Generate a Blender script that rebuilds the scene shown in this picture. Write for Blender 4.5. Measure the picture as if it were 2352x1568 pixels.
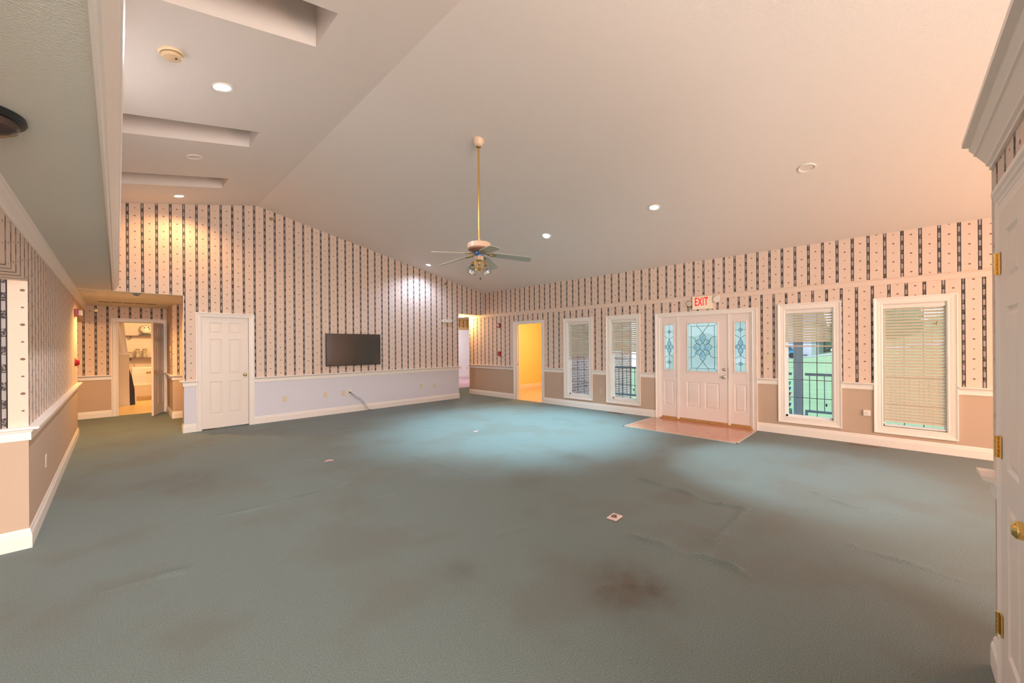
import bpy, bmesh, math, random
from math import pi, sin, cos, atan, radians, hypot
from mathutils import Vector, Matrix
random.seed(7)
S = bpy.context.scene
for o in list(bpy.data.objects): bpy.data.objects.remove(o)

# ------------------------------------------------------------------ camera
YAW = .7946
cam_d = bpy.data.cameras.new('camera'); cam = bpy.data.objects.new('camera', cam_d)
S.collection.objects.link(cam); S.camera = cam
cam_d.sensor_width = 36; cam_d.lens = 893 / 2352 * 36; cam_d.clip_start = .02; cam_d.clip_end = 400
cam_d.shift_y = 8.5 / 2352
rx = Vector((cos(YAW), -sin(YAW), 0)); fz = Vector((sin(YAW), cos(YAW), 0)); uz = Vector((0, 0, 1))
M = Matrix((rx, uz, -fz)).transposed()
ROLL = .0068
cam.matrix_world = Matrix.Translation((0, 0, 1.487)) @ (M @ Matrix.Rotation(-ROLL, 3, 'Z')).to_4x4()

# ------------------------------------------------------------------ view
S.view_settings.view_transform = 'Standard'; S.view_settings.look = 'None'
S.view_settings.gamma = 1; S.view_settings.use_curve_mapping = False
S.view_settings.exposure = 1.19
try:
    S.cycles.sample_clamp_indirect = 4; S.cycles.caustics_reflective = False; S.cycles.caustics_refractive = False
    S.cycles.max_bounces = 8; S.cycles.diffuse_bounces = 5
except Exception: pass

# ------------------------------------------------------------------ world: overcast sky
W = bpy.data.worlds.new('sky'); S.world = W; W.use_nodes = True
nt = W.node_tree; nt.nodes.clear()
bg = nt.nodes.new('ShaderNodeBackground'); out = nt.nodes.new('ShaderNodeOutputWorld')
tc = nt.nodes.new('ShaderNodeTexCoord'); sp = nt.nodes.new('ShaderNodeSeparateXYZ'); cr = nt.nodes.new('ShaderNodeValToRGB')
cr.color_ramp.elements[0].position = 0; cr.color_ramp.elements[0].color = (.93, .96, 1, 1)
cr.color_ramp.elements[1].position = .8; cr.color_ramp.elements[1].color = (.62, .78, 1, 1)
nt.links.new(tc.outputs['Generated'], sp.inputs[0]); nt.links.new(sp.outputs[2], cr.inputs[0])
nt.links.new(cr.outputs[0], bg.inputs[0]); bg.inputs[1].default_value = .76
nt.links.new(bg.outputs[0], out.inputs[0])

def lamp(name, kind, loc, power, col, parent=None, size=.05, rot=(0, 0, 0), angle=110, blend=.6):
    d = bpy.data.lights.new(name, kind); d.energy = power; d.color = col
    if kind == 'SPOT': d.spot_size = radians(angle); d.spot_blend = blend; d.shadow_soft_size = size
    elif kind == 'AREA': d.size = size
    else: d.shadow_soft_size = size
    o = bpy.data.objects.new(name, d); S.collection.objects.link(o); o.location = loc; o.rotation_euler = rot
    if parent: o.parent = parent
    return o
WARM = (1, .70, .42); COOL = (.72, .84, 1); AMBER = (1, .58, .24)
# lamps of rooms whose fixtures stand outside the picture, then added fill lights
lamp('warm_room_lamp', 'POINT', (5.6, -2.3, 1.2), 72, (1, .42, .13), size=.25)
lamp('hall_branch_lamp', 'POINT', (-1.4, 11.0, 2.1), 15, AMBER, size=.12)
lamp('pantry_lamp', 'POINT', (.9, 14.6, 2.2), 45, (1, .66, .30), size=.12)
lamp('yellow_room_lamp', 'POINT', (9.2, 7.2, 2.1), 36, (1, .74, .42), size=.15)
lamp('far_room_lamp', 'POINT', (10.2, 12.6, 2.1), 40, (.95, .92, 1), size=.15)
lamp('left_fill_light', 'POINT', (-1.7, 1.0, 1.5), 17, (1, .82, .66), size=.15)  # unseen fill added to brighten the near door and the left recess
lamp('rear_fill_light', 'POINT', (-1.6, -2.0, 2.0), 25, (1, .85, .68), size=.2)  # added fill behind the camera, no fixture modelled
ar = lamp('rear_fill_area', 'AREA', (-.4, -4.8, 1.7), 410, (1, .87, .78), size=5, rot=(pi/2+.05, 0, .32))  # large unseen fill panel added behind the camera, no window there
ar.data.shape = 'RECTANGLE'; ar.data.size = 4.2; ar.data.size_y = 2.8
ar2 = lamp('corner_fill_area', 'AREA', (6.6, -4.6, 1.6), 36, (.90, .93, 1), size=2, rot=(pi/2-.38, 0, .50))  # cool fill panel added to lift the left wall and left slope
ar2.data.shape = 'RECTANGLE'; ar2.data.size = 1.8; ar2.data.size_y = 1.8

# ------------------------------------------------------------------ helpers
LOCAL = set()
def tag(o, label=None, cat=None, group=None, kind=None):
    if label: o['label'] = label
    if cat: o['category'] = cat
    if group: o['group'] = group
    if kind: o['kind'] = kind
    return o
def thing(name, label, cat, loc, group=None, kind=None, rot=None):
    o = bpy.data.objects.new(name, None); S.collection.objects.link(o); o.location = loc
    o.empty_display_size = .1
    if rot: o.rotation_euler = rot; LOCAL.add(o.name)
    return tag(o, label, cat, group, kind)
class MB:
    def __init__(s): s.b = bmesh.new()
    def poly(s, pts):
        v = [s.b.verts.new(p) for p in pts]
        try: s.b.faces.new(v)
        except ValueError: pass
    def box(s, x0, x1, y0, y1, z0, z1):
        x0, x1 = sorted((x0, x1)); y0, y1 = sorted((y0, y1)); z0, z1 = sorted((z0, z1))
        v = [s.b.verts.new(p) for p in ((x0,y0,z0),(x1,y0,z0),(x1,y1,z0),(x0,y1,z0),(x0,y0,z1),(x1,y0,z1),(x1,y1,z1),(x0,y1,z1))]
        for f in ((0,3,2,1),(4,5,6,7),(0,1,5,4),(1,2,6,5),(2,3,7,6),(3,0,4,7)): s.b.faces.new([v[i] for i in f])
        return s
    def prism(s, pts, d):      # polygon pts (3D) extruded by vector d
        a = [s.b.verts.new(p) for p in pts]; c = [s.b.verts.new(Vector(p) + Vector(d)) for p in pts]
        n = len(pts); s.b.faces.new(a[::-1]); s.b.faces.new(c)
        for i in range(n): s.b.faces.new((a[i], a[(i+1) % n], c[(i+1) % n], c[i]))
        return s
    def lathe(s, prof, c=(0,0,0), n=24, axis='Z', sx=1, sy=1):   # prof [(r,h)]
        rings = []
        for r, h in prof:
            ring = []
            for k in range(n):
                a = 2*pi*k/n; p = (r*cos(a)*sx, r*sin(a)*sy, h)
                if axis == 'X': p = (h, p[0], p[1])
                if axis == 'Y': p = (p[0], h, p[1])
                ring.append(s.b.verts.new((c[0]+p[0], c[1]+p[1], c[2]+p[2])))
            rings.append(ring)
        for a, b in zip(rings, rings[1:]):
            for k in range(n):
                try: s.b.faces.new((a[k], a[(k+1) % n], b[(k+1) % n], b[k]))
                except ValueError: pass
        for ring, r in ((rings[0], prof[0][0]), (rings[-1], prof[-1][0])):
            if r > 1e-5:
                try: s.b.faces.new(ring)
                except ValueError: pass
        return s
    def tube(s, pts, r, n=8, cap=True):
        pts = [Vector(p) for p in pts]; rings = []; m = len(pts)
        rr = r if isinstance(r, (list, tuple)) else [r]*m
        ref = Vector((0, 0, 1))
        for i, p in enumerate(pts):
            t = (pts[min(i+1, m-1)] - pts[max(i-1, 0)]).normalized()
            u = t.cross(ref)
            if u.length < .1: u = t.cross(Vector((1, 0, 0)))
            u.normalize(); w = t.cross(u)
            rings.append([s.b.verts.new(p + (u*cos(2*pi*k/n) + w*sin(2*pi*k/n))*rr[i]) for k in range(n)])
        for a, b in zip(rings, rings[1:]):
            for k in range(n): s.b.faces.new((a[k], a[(k+1) % n], b[(k+1) % n], b[k]))
        if cap: s.b.faces.new(rings[0][::-1]); s.b.faces.new(rings[-1])
        return s
    def ball(s, c, r, sx=1, sy=1, sz=1, n=14):
        g = bmesh.ops.create_uvsphere(s.b, u_segments=n, v_segments=n//2+2, radius=r)
        for v in g['verts']: v.co = Vector((v.co.x*sx, v.co.y*sy, v.co.z*sz)) + Vector(c)
        return s
    def sweep(s, prof, path, side=1):      # prof [(out,z)] closed polygon; path [(x,y)]; out = left*side of travel
        P = [Vector(p) for p in path]; m = len(P); nor = []
        for i in range(m):
            d0 = (P[i]-P[i-1]).normalized() if i else (P[1]-P[0]).normalized()
            d1 = (P[i+1]-P[i]).normalized() if i < m-1 else d0
            n0 = Vector((-d0.y, d0.x))*side; n1 = Vector((-d1.y, d1.x))*side
            b = (n0+n1); b = b/max(b.length_squared, .2)*2 if True else b
            nor.append(b)
        rings = [[s.b.verts.new((P[i].x+nor[i].x*o, P[i].y+nor[i].y*o, z)) for o, z in prof] for i in range(m)]
        k = len(prof)
        for a, b in zip(rings, rings[1:]):
            for j in range(k): s.b.faces.new((a[j], a[(j+1) % k], b[(j+1) % k], b[j]))
        s.b.faces.new(rings[0][::-1]); s.b.faces.new(rings[-1])
        return s
    def rings(s, T, u0, u1, v0, v1, steps, inner=True):   # nested rectangles: steps [(inset, height)], T maps (u,v,h)
        rs = [[s.b.verts.new(T(*p, h)) for p in ((u0+i, v0+i), (u1-i, v0+i), (u1-i, v1-i), (u0+i, v1-i))] for i, h in steps]
        for a, b in zip(rs, rs[1:]):
            for k in range(4): s.b.faces.new((a[k], a[(k+1) % 4], b[(k+1) % 4], b[k]))
        if inner: s.b.faces.new(rs[-1])
        return s
    def build(s, name, mat, parent=None, smooth=False, bevel=0, local=False, at=None, rotz=0, label=None):
        off = Vector((0, 0, 0))
        if parent is not None and not local:
            q = parent
            while q is not None and q.name not in LOCAL: off += Vector(q.location); q = q.parent
        for v in s.b.verts: v.co -= off
        bmesh.ops.recalc_face_normals(s.b, faces=s.b.faces)
        me = bpy.data.meshes.new(name); s.b.to_mesh(me); s.b.free()
        me.materials.append(mat)
        if smooth:
            for p in me.polygons: p.use_smooth = True
        o = bpy.data.objects.new(name, me); S.collection.objects.link(o)
        if parent is not None: o.parent = parent
        if at: o.location = at
        if rotz: o.rotation_euler = (0, 0, rotz)
        if bevel:
            m = o.modifiers.new('bevel', 'BEVEL'); m.width = bevel; m.segments = 2; m.limit_method = 'ANGLE'
        if smooth:
            try: me.set_sharp_from_angle(angle=radians(40))
            except Exception: pass
        if label: o['label'] = label
        return o
def recentre(o):        # origin to the lowest point of a single-mesh thing
    vs = [v.co for v in o.data.vertices]
    c = Vector((sum(v.x for v in vs)/len(vs), sum(v.y for v in vs)/len(vs), min(v.z for v in vs)))
    o.data.transform(Matrix.Translation(-c)); o.location = c
    return o

# ------------------------------------------------------------------ materials
def L(nt, a, b): nt.links.new(a, b)
def mat(name, col, rough=.6, metal=0, emis=None, est=0, noise=0, nscale=60, bump=0, bscale=200, spec=.5, sheen=0):
    m = bpy.data.materials.new(name); m.use_nodes = True; nt = m.node_tree; p = nt.nodes['Principled BSDF']
    p.inputs['Base Color'].default_value = (*col, 1); p.inputs['Roughness'].default_value = rough
    p.inputs['Metallic'].default_value = metal; p.inputs['Specular IOR Level'].default_value = spec
    if emis: p.inputs['Emission Color'].default_value = (*emis, 1); p.inputs['Emission Strength'].default_value = est
    if sheen: p.inputs['Sheen Weight'].default_value = sheen
    tcn = nt.nodes.new('ShaderNodeTexCoord')
    if noise:
        n = nt.nodes.new('ShaderNodeTexNoise'); n.inputs['Scale'].default_value = nscale; n.inputs['Detail'].default_value = 4
        L(nt, tcn.outputs['Object'], n.inputs['Vector'])
        mx = nt.nodes.new('ShaderNodeMix'); mx.data_type = 'RGBA'
        mx.inputs[6].default_value = (*[max(0, c*(1-noise)) for c in col], 1); mx.inputs[7].default_value = (*[min(1, c*(1+noise)) for c in col], 1)
        L(nt, n.outputs[0], mx.inputs[0]); L(nt, mx.outputs[2], p.inputs['Base Color'])
    if bump:
        n2 = nt.nodes.new('ShaderNodeTexNoise'); n2.inputs['Scale'].default_value = bscale; n2.inputs['Detail'].default_value = 3
        L(nt, tcn.outputs['Object'], n2.inputs['Vector'])
        b = nt.nodes.new('ShaderNodeBump'); b.inputs['Strength'].default_value = bump; b.inputs['Distance'].default_value = .01
        L(nt, n2.outputs[0], b.inputs['Height']); L(nt, b.outputs[0], p.inputs['Normal'])
    return m
class NG:      # little math-node language
    def __init__(s, nt): s.nt = nt
    def m(s, op, *a):
        n = s.nt.nodes.new('ShaderNodeMath'); n.operation = op
        for i, v in enumerate(a):
            if isinstance(v, (int, float)): n.inputs[i].default_value = v
            else: s.nt.links.new(v, n.inputs[i])
        return n.outputs[0]
    def mix(s, f, a, b):
        n = s.nt.nodes.new('ShaderNodeMix'); n.data_type = 'RGBA'
        for i, v in ((0, f), (6, a), (7, b)):
            if isinstance(v, tuple): n.inputs[i].default_value = (*v, 1)
            elif isinstance(v, (int, float)): n.inputs[i].default_value = v
            else: s.nt.links.new(v, n.inputs[i])
        return n.outputs[2]
PAPER = (.76, .60, .50); PAINT = (.55, .41, .31)
def wallpaper(name, offx, offy, px=.1743, py=.1743, wains=True, offlow=None, plow=None, wains_front=PAINT, wains_side=PAINT):
    m = bpy.data.materials.new(name); m.use_nodes = True; nt = m.node_tree; g = NG(nt); p = nt.nodes['Principled BSDF']
    geo = nt.nodes.new('ShaderNodeNewGeometry')
    sx = nt.nodes.new('ShaderNodeSeparateXYZ'); L(nt, geo.outputs['Position'], sx.inputs[0])
    sn = nt.nodes.new('ShaderNodeSeparateXYZ'); L(nt, geo.outputs['True Normal'], sn.inputs[0])
    X, Y, Z = sx.outputs
    isx = g.m('GREATER_THAN', g.m('ABSOLUTE', sn.outputs[1]), .5)
    kx = g.m('DIVIDE', g.m('SUBTRACT', X, offx), px)
    ky = g.m('DIVIDE', g.m('SUBTRACT', Y, offy), py)
    if offlow is not None:
        kl = g.m('DIVIDE', g.m('SUBTRACT', Y, offlow), plow); low = g.m('LESS_THAN', Z, 2.35)
        ky = g.m('ADD', g.m('MULTIPLY', kl, low), g.m('MULTIPLY', ky, g.m('SUBTRACT', 1, low)))
    k = g.m('ADD', g.m('MULTIPLY', kx, isx), g.m('MULTIPLY', ky, g.m('SUBTRACT', 1, isx)))
    kr = g.m('ROUND', k); d = g.m('MULTIPLY', g.m('ABSOLUTE', g.m('SUBTRACT', k, kr)), .1743)
    stripe = g.m('LESS_THAN', d, .0175); edge = g.m('GREATER_THAN', d, .0100)
    zz = g.m('FRACT', g.m('ADD', g.m('DIVIDE', Z, .131), g.m('MULTIPLY', kr, .37)))
    panel = g.m('GREATER_THAN', zz, .48)
    nz = nt.nodes.new('ShaderNodeTexNoise'); nz.inputs['Scale'].default_value = 130; nz.inputs['Detail'].default_value = 2
    L(nt, geo.outputs['Position'], nz.inputs['Vector'])
    orn = g.m('GREATER_THAN', nz.outputs[0], .53)
    inner = g.mix(panel, g.mix(orn, (.05, .045, .05), (.28, .24, .22)), (.40, .35, .33))
    scol = g.mix(edge, inner, (.03, .026, .03))
    # sprigs between the stripes
    kd = g.m('FLOOR', k); du = g.m('MULTIPLY', g.m('SUBTRACT', g.m('SUBTRACT', k, kd), .5), .1743)
    zd = g.m('ADD', g.m('DIVIDE', Z, .256), g.m('MULTIPLY', kd, .37))
    fz_ = g.m('MULTIPLY', g.m('SUBTRACT', g.m('FRACT', zd), .5), .256)
    fh = g.m('MULTIPLY', g.m('SUBTRACT', g.m('FRACT', g.m('ADD', zd, .5)), .5), .256)
    r1 = g.m('SQRT', g.m('ADD', g.m('POWER', g.m('MULTIPLY', du, .75), 2), g.m('POWER', fz_, 2)))
    r2 = g.m('SQRT', g.m('ADD', g.m('POWER', g.m('MULTIPLY', du, .75), 2), g.m('POWER', fh, 2)))
    dot = g.m('MAXIMUM', g.m('LESS_THAN', r1, .0095), g.m('LESS_THAN', r2, .0062))
    nb = nt.nodes.new('ShaderNodeTexNoise'); nb.inputs['Scale'].default_value = 45; nb.inputs['Detail'].default_value = 5
    L(nt, geo.outputs['Position'], nb.inputs['Vector'])
    base = g.mix(nb.outputs[0], tuple(c*.93 for c in PAPER), tuple(min(1, c*1.05) for c in PAPER))
    c = g.mix(dot, base, (.22, .13, .10)); c = g.mix(stripe, c, scol)
    if wains: c = g.mix(g.m('LESS_THAN', Z, .86), c, g.mix(isx, tuple(wains_side), g.mix(nb.outputs[0], tuple(c_*.97 for c_ in wains_front), tuple(c_*1.03 for c_ in wains_front))))
    L(nt, c, p.inputs['Base Color']); p.inputs['Roughness'].default_value = .75; p.inputs['Specular IOR Level'].default_value = .25
    return m
WP_A = wallpaper('wallpaper_tv_wall', 1.8797, 8.89, wains_front=(.72, .70, .76))  # front-facing wainscot paler and bluer than on the other walls
WP_B = wallpaper('wallpaper_window_wall', 1.9, 8.2958, py=.1747, offlow=9.203, plow=.1728)
WP_L = wallpaper('wallpaper_left', -.573, 4.66)
WP_H = wallpaper('wallpaper_hall', -.30, 10.9)
WP_N = wallpaper('wallpaper_near_wall', 2.713, -.3)
WALLPLAIN = mat('plain_wall', (.78, .72, .68), .8)
CEIL = mat('ceiling_paint', (.82, .745, .69), .85, noise=.035, nscale=350, bump=.25, bscale=160, spec=.2)
CEILLOW = mat('low_ceiling_paint', (.72, .68, .60), .85, noise=.05, nscale=350, bump=.25, bscale=160, spec=.2)
TRIM = mat('white_trim', (.86, .79, .73), .35, noise=.015)
DOORW = mat('door_white', (.80, .715, .645), .4)
FRONTD = mat('front_door_white', (.80, .70, .655), .38, bump=.08, bscale=90)
VINYL = mat('vinyl_white', (.85, .87, .86), .35)
GRILLE = mat('grille', (.13, .17, .17), .5)  # bars are pale; their dark backlit look is put into the colour
BRASS = mat('brass', (.85, .58, .20), .22, 1)
DBRASS = mat('aged_brass', (.45, .33, .16), .38, 1)
NICKEL = mat('nickel', (.55, .47, .40), .3, 1)
BLACK = mat('black_plastic', (.012, .012, .014), .35)
SCREEN = mat('screen_glass', (.012, .010, .009), .12, spec=1.0)
IVORY = mat('ivory_plastic', (.72, .61, .42), .45)
WPLAS = mat('white_plastic', (.82, .76, .70), .4)
RED = mat('alarm_red', (.45, .015, .02), .35)
BLADE = mat('blade_wood', (.50, .50, .42), .55, noise=.12, nscale=40)
FANW = mat('fan_cream', (.85, .62, .46), .35)
OAK = mat('oak', (.50, .26, .10), .4, noise=.25, nscale=18)
YELLOW = mat('yellow_paint', (.92, .68, .27), .7)
def emat(name, col, st):
    m = bpy.data.materials.new(name); m.use_nodes = True; nt = m.node_tree; nt.nodes.clear()
    e = nt.nodes.new('ShaderNodeEmission'); o = nt.nodes.new('ShaderNodeOutputMaterial')
    e.inputs[0].default_value = (*col, 1); e.inputs[1].default_value = st; L(nt, e.outputs[0], o.inputs[0]); return m
LENS_W = emat('lens_white', (.88, .93, 1), 1.6); LENS_Y = emat('lens_warm', (1, .93, .80), 2.0)
LENS_OFF = mat('lens_off', (.78, .70, .62), .5)
def glass(name, tint=(1, 1, 1), fac=.08, rough=.02):
    m = bpy.data.materials.new(name); m.use_nodes = True; nt = m.node_tree; nt.nodes.clear()
    t = nt.nodes.new('ShaderNodeBsdfTransparent'); gl = nt.nodes.new('ShaderNodeBsdfGlossy'); mx = nt.nodes.new('ShaderNodeMixShader')
    t.inputs[0].default_value = (*tint, 1); gl.inputs['Roughness'].default_value = rough; mx.inputs[0].default_value = fac
    o = nt.nodes.new('ShaderNodeOutputMaterial'); L(nt, t.outputs[0], mx.inputs[1]); L(nt, gl.outputs[0], mx.inputs[2]); L(nt, mx.outputs[0], o.inputs[0]); return m
PANE = glass('window_glass', (.95, .98, 1), .05)
CLEAR = glass('clear_glass', (.93, .95, .96), .3, .05)
def frosted(name, c1, c2, sc):
    m = bpy.data.materials.new(name); m.use_nodes = True; nt = m.node_tree; nt.nodes.clear()
    tl = nt.nodes.new('ShaderNodeBsdfTranslucent'); t = nt.nodes.new('ShaderNodeBsdfTransparent'); gl = nt.nodes.new('ShaderNodeBsdfGlossy')
    a = nt.nodes.new('ShaderNodeMixShader'); b = nt.nodes.new('ShaderNodeMixShader'); o = nt.nodes.new('ShaderNodeOutputMaterial')
    tcn = nt.nodes.new('ShaderNodeTexCoord'); n = nt.nodes.new('ShaderNodeTexNoise'); n.inputs['Scale'].default_value = sc; n.inputs['Detail'].default_value = 3
    L(nt, tcn.outputs['Object'], n.inputs['Vector']); g = NG(nt); f = g.m('MULTIPLY', g.m('SUBTRACT', n.outputs[0], .3), 2.2)
    c = g.mix(f, c1, c2); L(nt, c, tl.inputs[0]); t.inputs[0].default_value = (.88, .97, 1, 1); gl.inputs['Roughness'].default_value = .2
    a.inputs[0].default_value = .38; b.inputs[0].default_value = .04
    L(nt, tl.outputs[0], a.inputs[1]); L(nt, t.outputs[0], a.inputs[2]); L(nt, a.outputs[0], b.inputs[1]); L(nt, gl.outputs[0], b.inputs[2]); L(nt, b.outputs[0], o.inputs[0]); return m
FROST = frosted('textured_glass', (.84, .95, 1), (.98, 1, 1), 60)
BEVELG = frosted('bevelled_glass', (.42, .66, .82), (.95, .97, 1), 14)
LEAD = mat('lead_came', (.03, .10, .11), .4, .3)
LEADW = mat('bright_came', (.62, .80, .82), .35)

def carpet_mat():
    m = bpy.data.materials.new('green_carpet'); m.use_nodes = True; nt = m.node_tree; g = NG(nt); p = nt.nodes['Principled BSDF']
    geo = nt.nodes.new('ShaderNodeNewGeometry')
    def nz(sc, det=3):
        n = nt.nodes.new('ShaderNodeTexNoise'); n.inputs['Scale'].default_value = sc; n.inputs['Detail'].default_value = det
        L(nt, geo.outputs['Position'], n.inputs['Vector']); return n.outputs[0]
    fine = g.m('ADD', g.m('MULTIPLY', g.m('SUBTRACT', nz(330, 2), .5), 2.6), g.m('ADD', .5, g.m('MULTIPLY', g.m('SUBTRACT', nz(140, 3), .5), 1.3)))
    c = g.mix(fine, (.082, .112, .108), (.225, .275, .265))
    big = g.m('MULTIPLY', g.m('SUBTRACT', nz(1.1, 4), .50), 3.0)
    c = g.mix(g.m('MAXIMUM', 0, g.m('MINIMUM', .3, big)), c, (.135, .115, .085))
    sxyz = nt.nodes.new('ShaderNodeSeparateXYZ'); L(nt, geo.outputs['Position'], sxyz.inputs[0])
    for sx_, sy_, rr, st in ((2.28, 1.26, .22, .5), (1.59, 2.05, .13, .35), (.59, 5.66, .5, .4), (4.24, 3.02, .2, .5), (2.25, 1.05, .16, .6), (2.05, 1.15, .14, .5)):
        dx = g.m('SUBTRACT', sxyz.outputs[0], sx_); dy = g.m('SUBTRACT', sxyz.outputs[1], sy_)
        d2 = g.m('DIVIDE', g.m('ADD', g.m('MULTIPLY', dx, dx), g.m('MULTIPLY', dy, dy)), rr*rr)
        f = g.m('MULTIPLY', g.m('POWER', 2.718, g.m('MULTIPLY', d2, -1)), g.m('MULTIPLY', nz(9, 4), st*1.6))
        c = g.mix(g.m('MINIMUM', f, .8), c, (.085, .058, .035))
    L(nt, c, p.inputs['Base Color']); p.inputs['Roughness'].default_value = .95; p.inputs['Specular IOR Level'].default_value = .1
    p.inputs['Sheen Weight'].default_value = .15
    b = nt.nodes.new('ShaderNodeBump'); b.inputs['Strength'].default_value = .5; b.inputs['Distance'].default_value = .006
    L(nt, nz(300, 2), b.inputs['Height']); L(nt, b.outputs[0], p.inputs['Normal'])
    return m
CARPET = carpet_mat()

# ------------------------------------------------------------------ floor (carpet with raised wrinkles)
import numpy as np
WR = [[(4.04,2.01),(4.04,1.71),(3.95,1.42),(3.92,1.27),(3.94,1.14),(3.96,.97)], [(4.03,1.75),(4.48,1.75)], [(3.96,.97),(3.6,.94),(3.19,.96),(2.85,.97)],
 [(2.81,1.5),(2.79,1.35),(2.83,1.24),(2.8,1.1),(2.85,.97),(2.88,.78),(2.84,.67)], [(3.93,6.47),(4.04,5.53),(4.09,4.78),(3.96,3.95),(3.96,3.46)],
 [(2.76,4.9),(2.79,4.28),(2.83,3.62),(2.9,3.32)], [(.45,4.31),(.8,4.19),(1.15,4.18),(1.47,4.17),(1.79,4.3)], [(1.51,5.65),(2.47,5.21)], [(2.12,2.22),(2.29,2.15)],
 [(4.87,.57),(4.7,.3),(4.72,.01)], [(3.78,.24),(3.76,.01),(3.69,-.28)], [(-.06,3.44),(.31,3.39)], [(-.4,8.62),(.5,8.43)], [(1.53,4.47),(1.74,4.66),(2.84,5.15)],
 [(1.65,3.66),(1.93,3.6)], [(2.07,1.28),(2.2,1.18),(2.29,1.06)], [(3.15,1.0),(3.49,.95)]]
HT = [.013,.008,.008,.016,.005,.010,.007,.004,.012,.008,.008,.006,.005,.005,.008,.014,.005]
x0, x1, y0, y1 = -.55, 7.70, -.6, 9.0; nx, ny = 330, 384
gx = np.linspace(x0, x1, nx); gy = np.linspace(y0, y1, ny); GX, GY = np.meshgrid(gx, gy)
rs = np.random.RandomState(3)
wob = .02*np.sin(GX*9+2*np.sin(GY*4)) + .02*np.sin(GY*11+1.5*np.sin(GX*5))
Zf = np.zeros_like(GX)
for poly, h in zip(WR, HT):
    best = np.full(GX.shape, 9.); 
    for (ax, ay), (bx, by) in zip(poly, poly[1:]):
        dx, dy = bx-ax, by-ay; t = np.clip(((GX-ax)*dx+(GY-ay)*dy)/(dx*dx+dy*dy), 0, 1)
        best = np.minimum(best, np.hypot(GX+wob*.6-ax-t*dx, GY-wob*.6-ay-t*dy))
    Zf += 2.0*h*np.exp(-(best/.028)**2)*(.6+.4*np.sin((GX+GY)*14))
edge = np.minimum(np.minimum(GX-x0, x1-GX), np.minimum(GY-y0, y1-GY)); Zf *= np.clip(edge/.2, 0, 1)
verts = np.stack([GX, GY, Zf], -1).reshape(-1, 3)
ii = np.arange(nx*ny).reshape(ny, nx); faces = np.stack([ii[:-1,:-1], ii[:-1,1:], ii[1:,1:], ii[1:,:-1]], -1).reshape(-1, 4)
vl = verts.tolist(); fl_ = faces.tolist()
def addq(a, b, c, d):
    n = len(vl); vl.extend([(a, c, 0), (b, c, 0), (b, d, 0), (a, d, 0)]); fl_.append([n, n+1, n+2, n+3])
addq(-5, x0, -5, 12.2); addq(x0, 7.7, -5, y0); addq(x0, 7.7, y1, 12.2); addq(7.7, 13, 9.2, 10.9); addq(x1, 7.75, -5, 9.2); 
me = bpy.data.meshes.new('floor'); me.from_pydata(vl, [], fl_); me.materials.append(CARPET)
for p in me.polygons: p.use_smooth = True
fo = bpy.data.objects.new('floor', me); S.collection.objects.link(fo)
tag(fo, 'dark green wrinkled carpet covering the great room and hall', 'floor', kind='structure')

def struct(name, mb, m, label, cat='wall', **k):
    return tag(mb.build(name, m, **k), label, cat, kind='structure')

# entry tiles in front of the front door
def tile_mat():
    m = bpy.data.materials.new('entry_tile'); m.use_nodes = True; nt = m.node_tree; g = NG(nt); p = nt.nodes['Principled BSDF']
    geo = nt.nodes.new('ShaderNodeNewGeometry'); s_ = nt.nodes.new('ShaderNodeSeparateXYZ'); L(nt, geo.outputs['Position'], s_.inputs[0])
    def ln(v): return g.m('LESS_THAN', g.m('ABSOLUTE', g.m('SUBTRACT', g.m('FRACT', g.m('DIVIDE', v, .1524)), .5)), .02)
    gr = g.m('MAXIMUM', ln(s_.outputs[0]), ln(s_.outputs[1]))
    n = nt.nodes.new('ShaderNodeTexNoise'); n.inputs['Scale'].default_value = 7; L(nt, geo.outputs['Position'], n.inputs['Vector'])
    c = g.mix(n.outputs[0], (.55, .25, .16), (.72, .36, .25)); c = g.mix(gr, c, (.50, .24, .16))
    L(nt, c, p.inputs['Base Color']); p.inputs['Roughness'].default_value = .1; return m
t = MB(); t.box(6.47, 7.66, 1.68, 3.50, .0, .006)
struct('floor_entry', t, tile_mat(), 'glossy salmon tile landing in front of the white front door', 'floor')
t = MB(); t.box(6.452, 6.47, 1.66, 3.52, 0, .009); t.box(6.452, 7.66, 3.50, 3.52, 0, .009); t.box(6.452, 7.66, 1.66, 1.68, 0, .009)
struct('trim_1', t, mat('tile_edging', (.75, .70, .62), .3, .5), 'thin metal edging strip around the salmon entry tiles', 'trim')

# ------------------------------------------------------------------ walls
YA, XB = 8.795, 7.696
def zr(x): return 4.217 - .2030*(x-1.926)
def zl(x): return 4.217 - .2243*(1.926-x)
def cells(mb, mk, u0, u1, v0, v1, holes):      # rectangle minus holes, mk(mb,u0,u1,v0,v1)
    us = sorted({u0, u1, *[h[0] for h in holes], *[h[1] for h in holes]}); us = [u for u in us if u0 <= u <= u1]
    for a, b in zip(us, us[1:]):
        vs = [v0]; hs = sorted([h for h in holes if h[0] <= a+1e-6 and h[1] >= b-1e-6], key=lambda h: h[2]); cur = v0
        for h in hs:
            if h[2] > cur+1e-6: mk(mb, a, b, cur, h[2])
            cur = max(cur, h[3])
        if cur < v1-1e-6: mk(mb, a, b, cur, v1)
# TV wall
w = MB(); cells(w, lambda m, a, b, c, d: m.box(a, b, YA, YA+.2, c, d), .822, 6.801, 0, 2.39, [(1.06, 1.775, 0, 2.035)])
w.prism([(-.10, YA, 2.40), (.02, YA, 2.39), (7.82, YA, 2.39), (7.82, YA, zr(7.82)+.05), (1.926, YA, 4.27), (-.10, YA, zl(-.10)+.05)], (0, .2, 0))
struct('wall_back', w, WP_A, 'tall gable wall with navy striped wallpaper behind the television')
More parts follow.
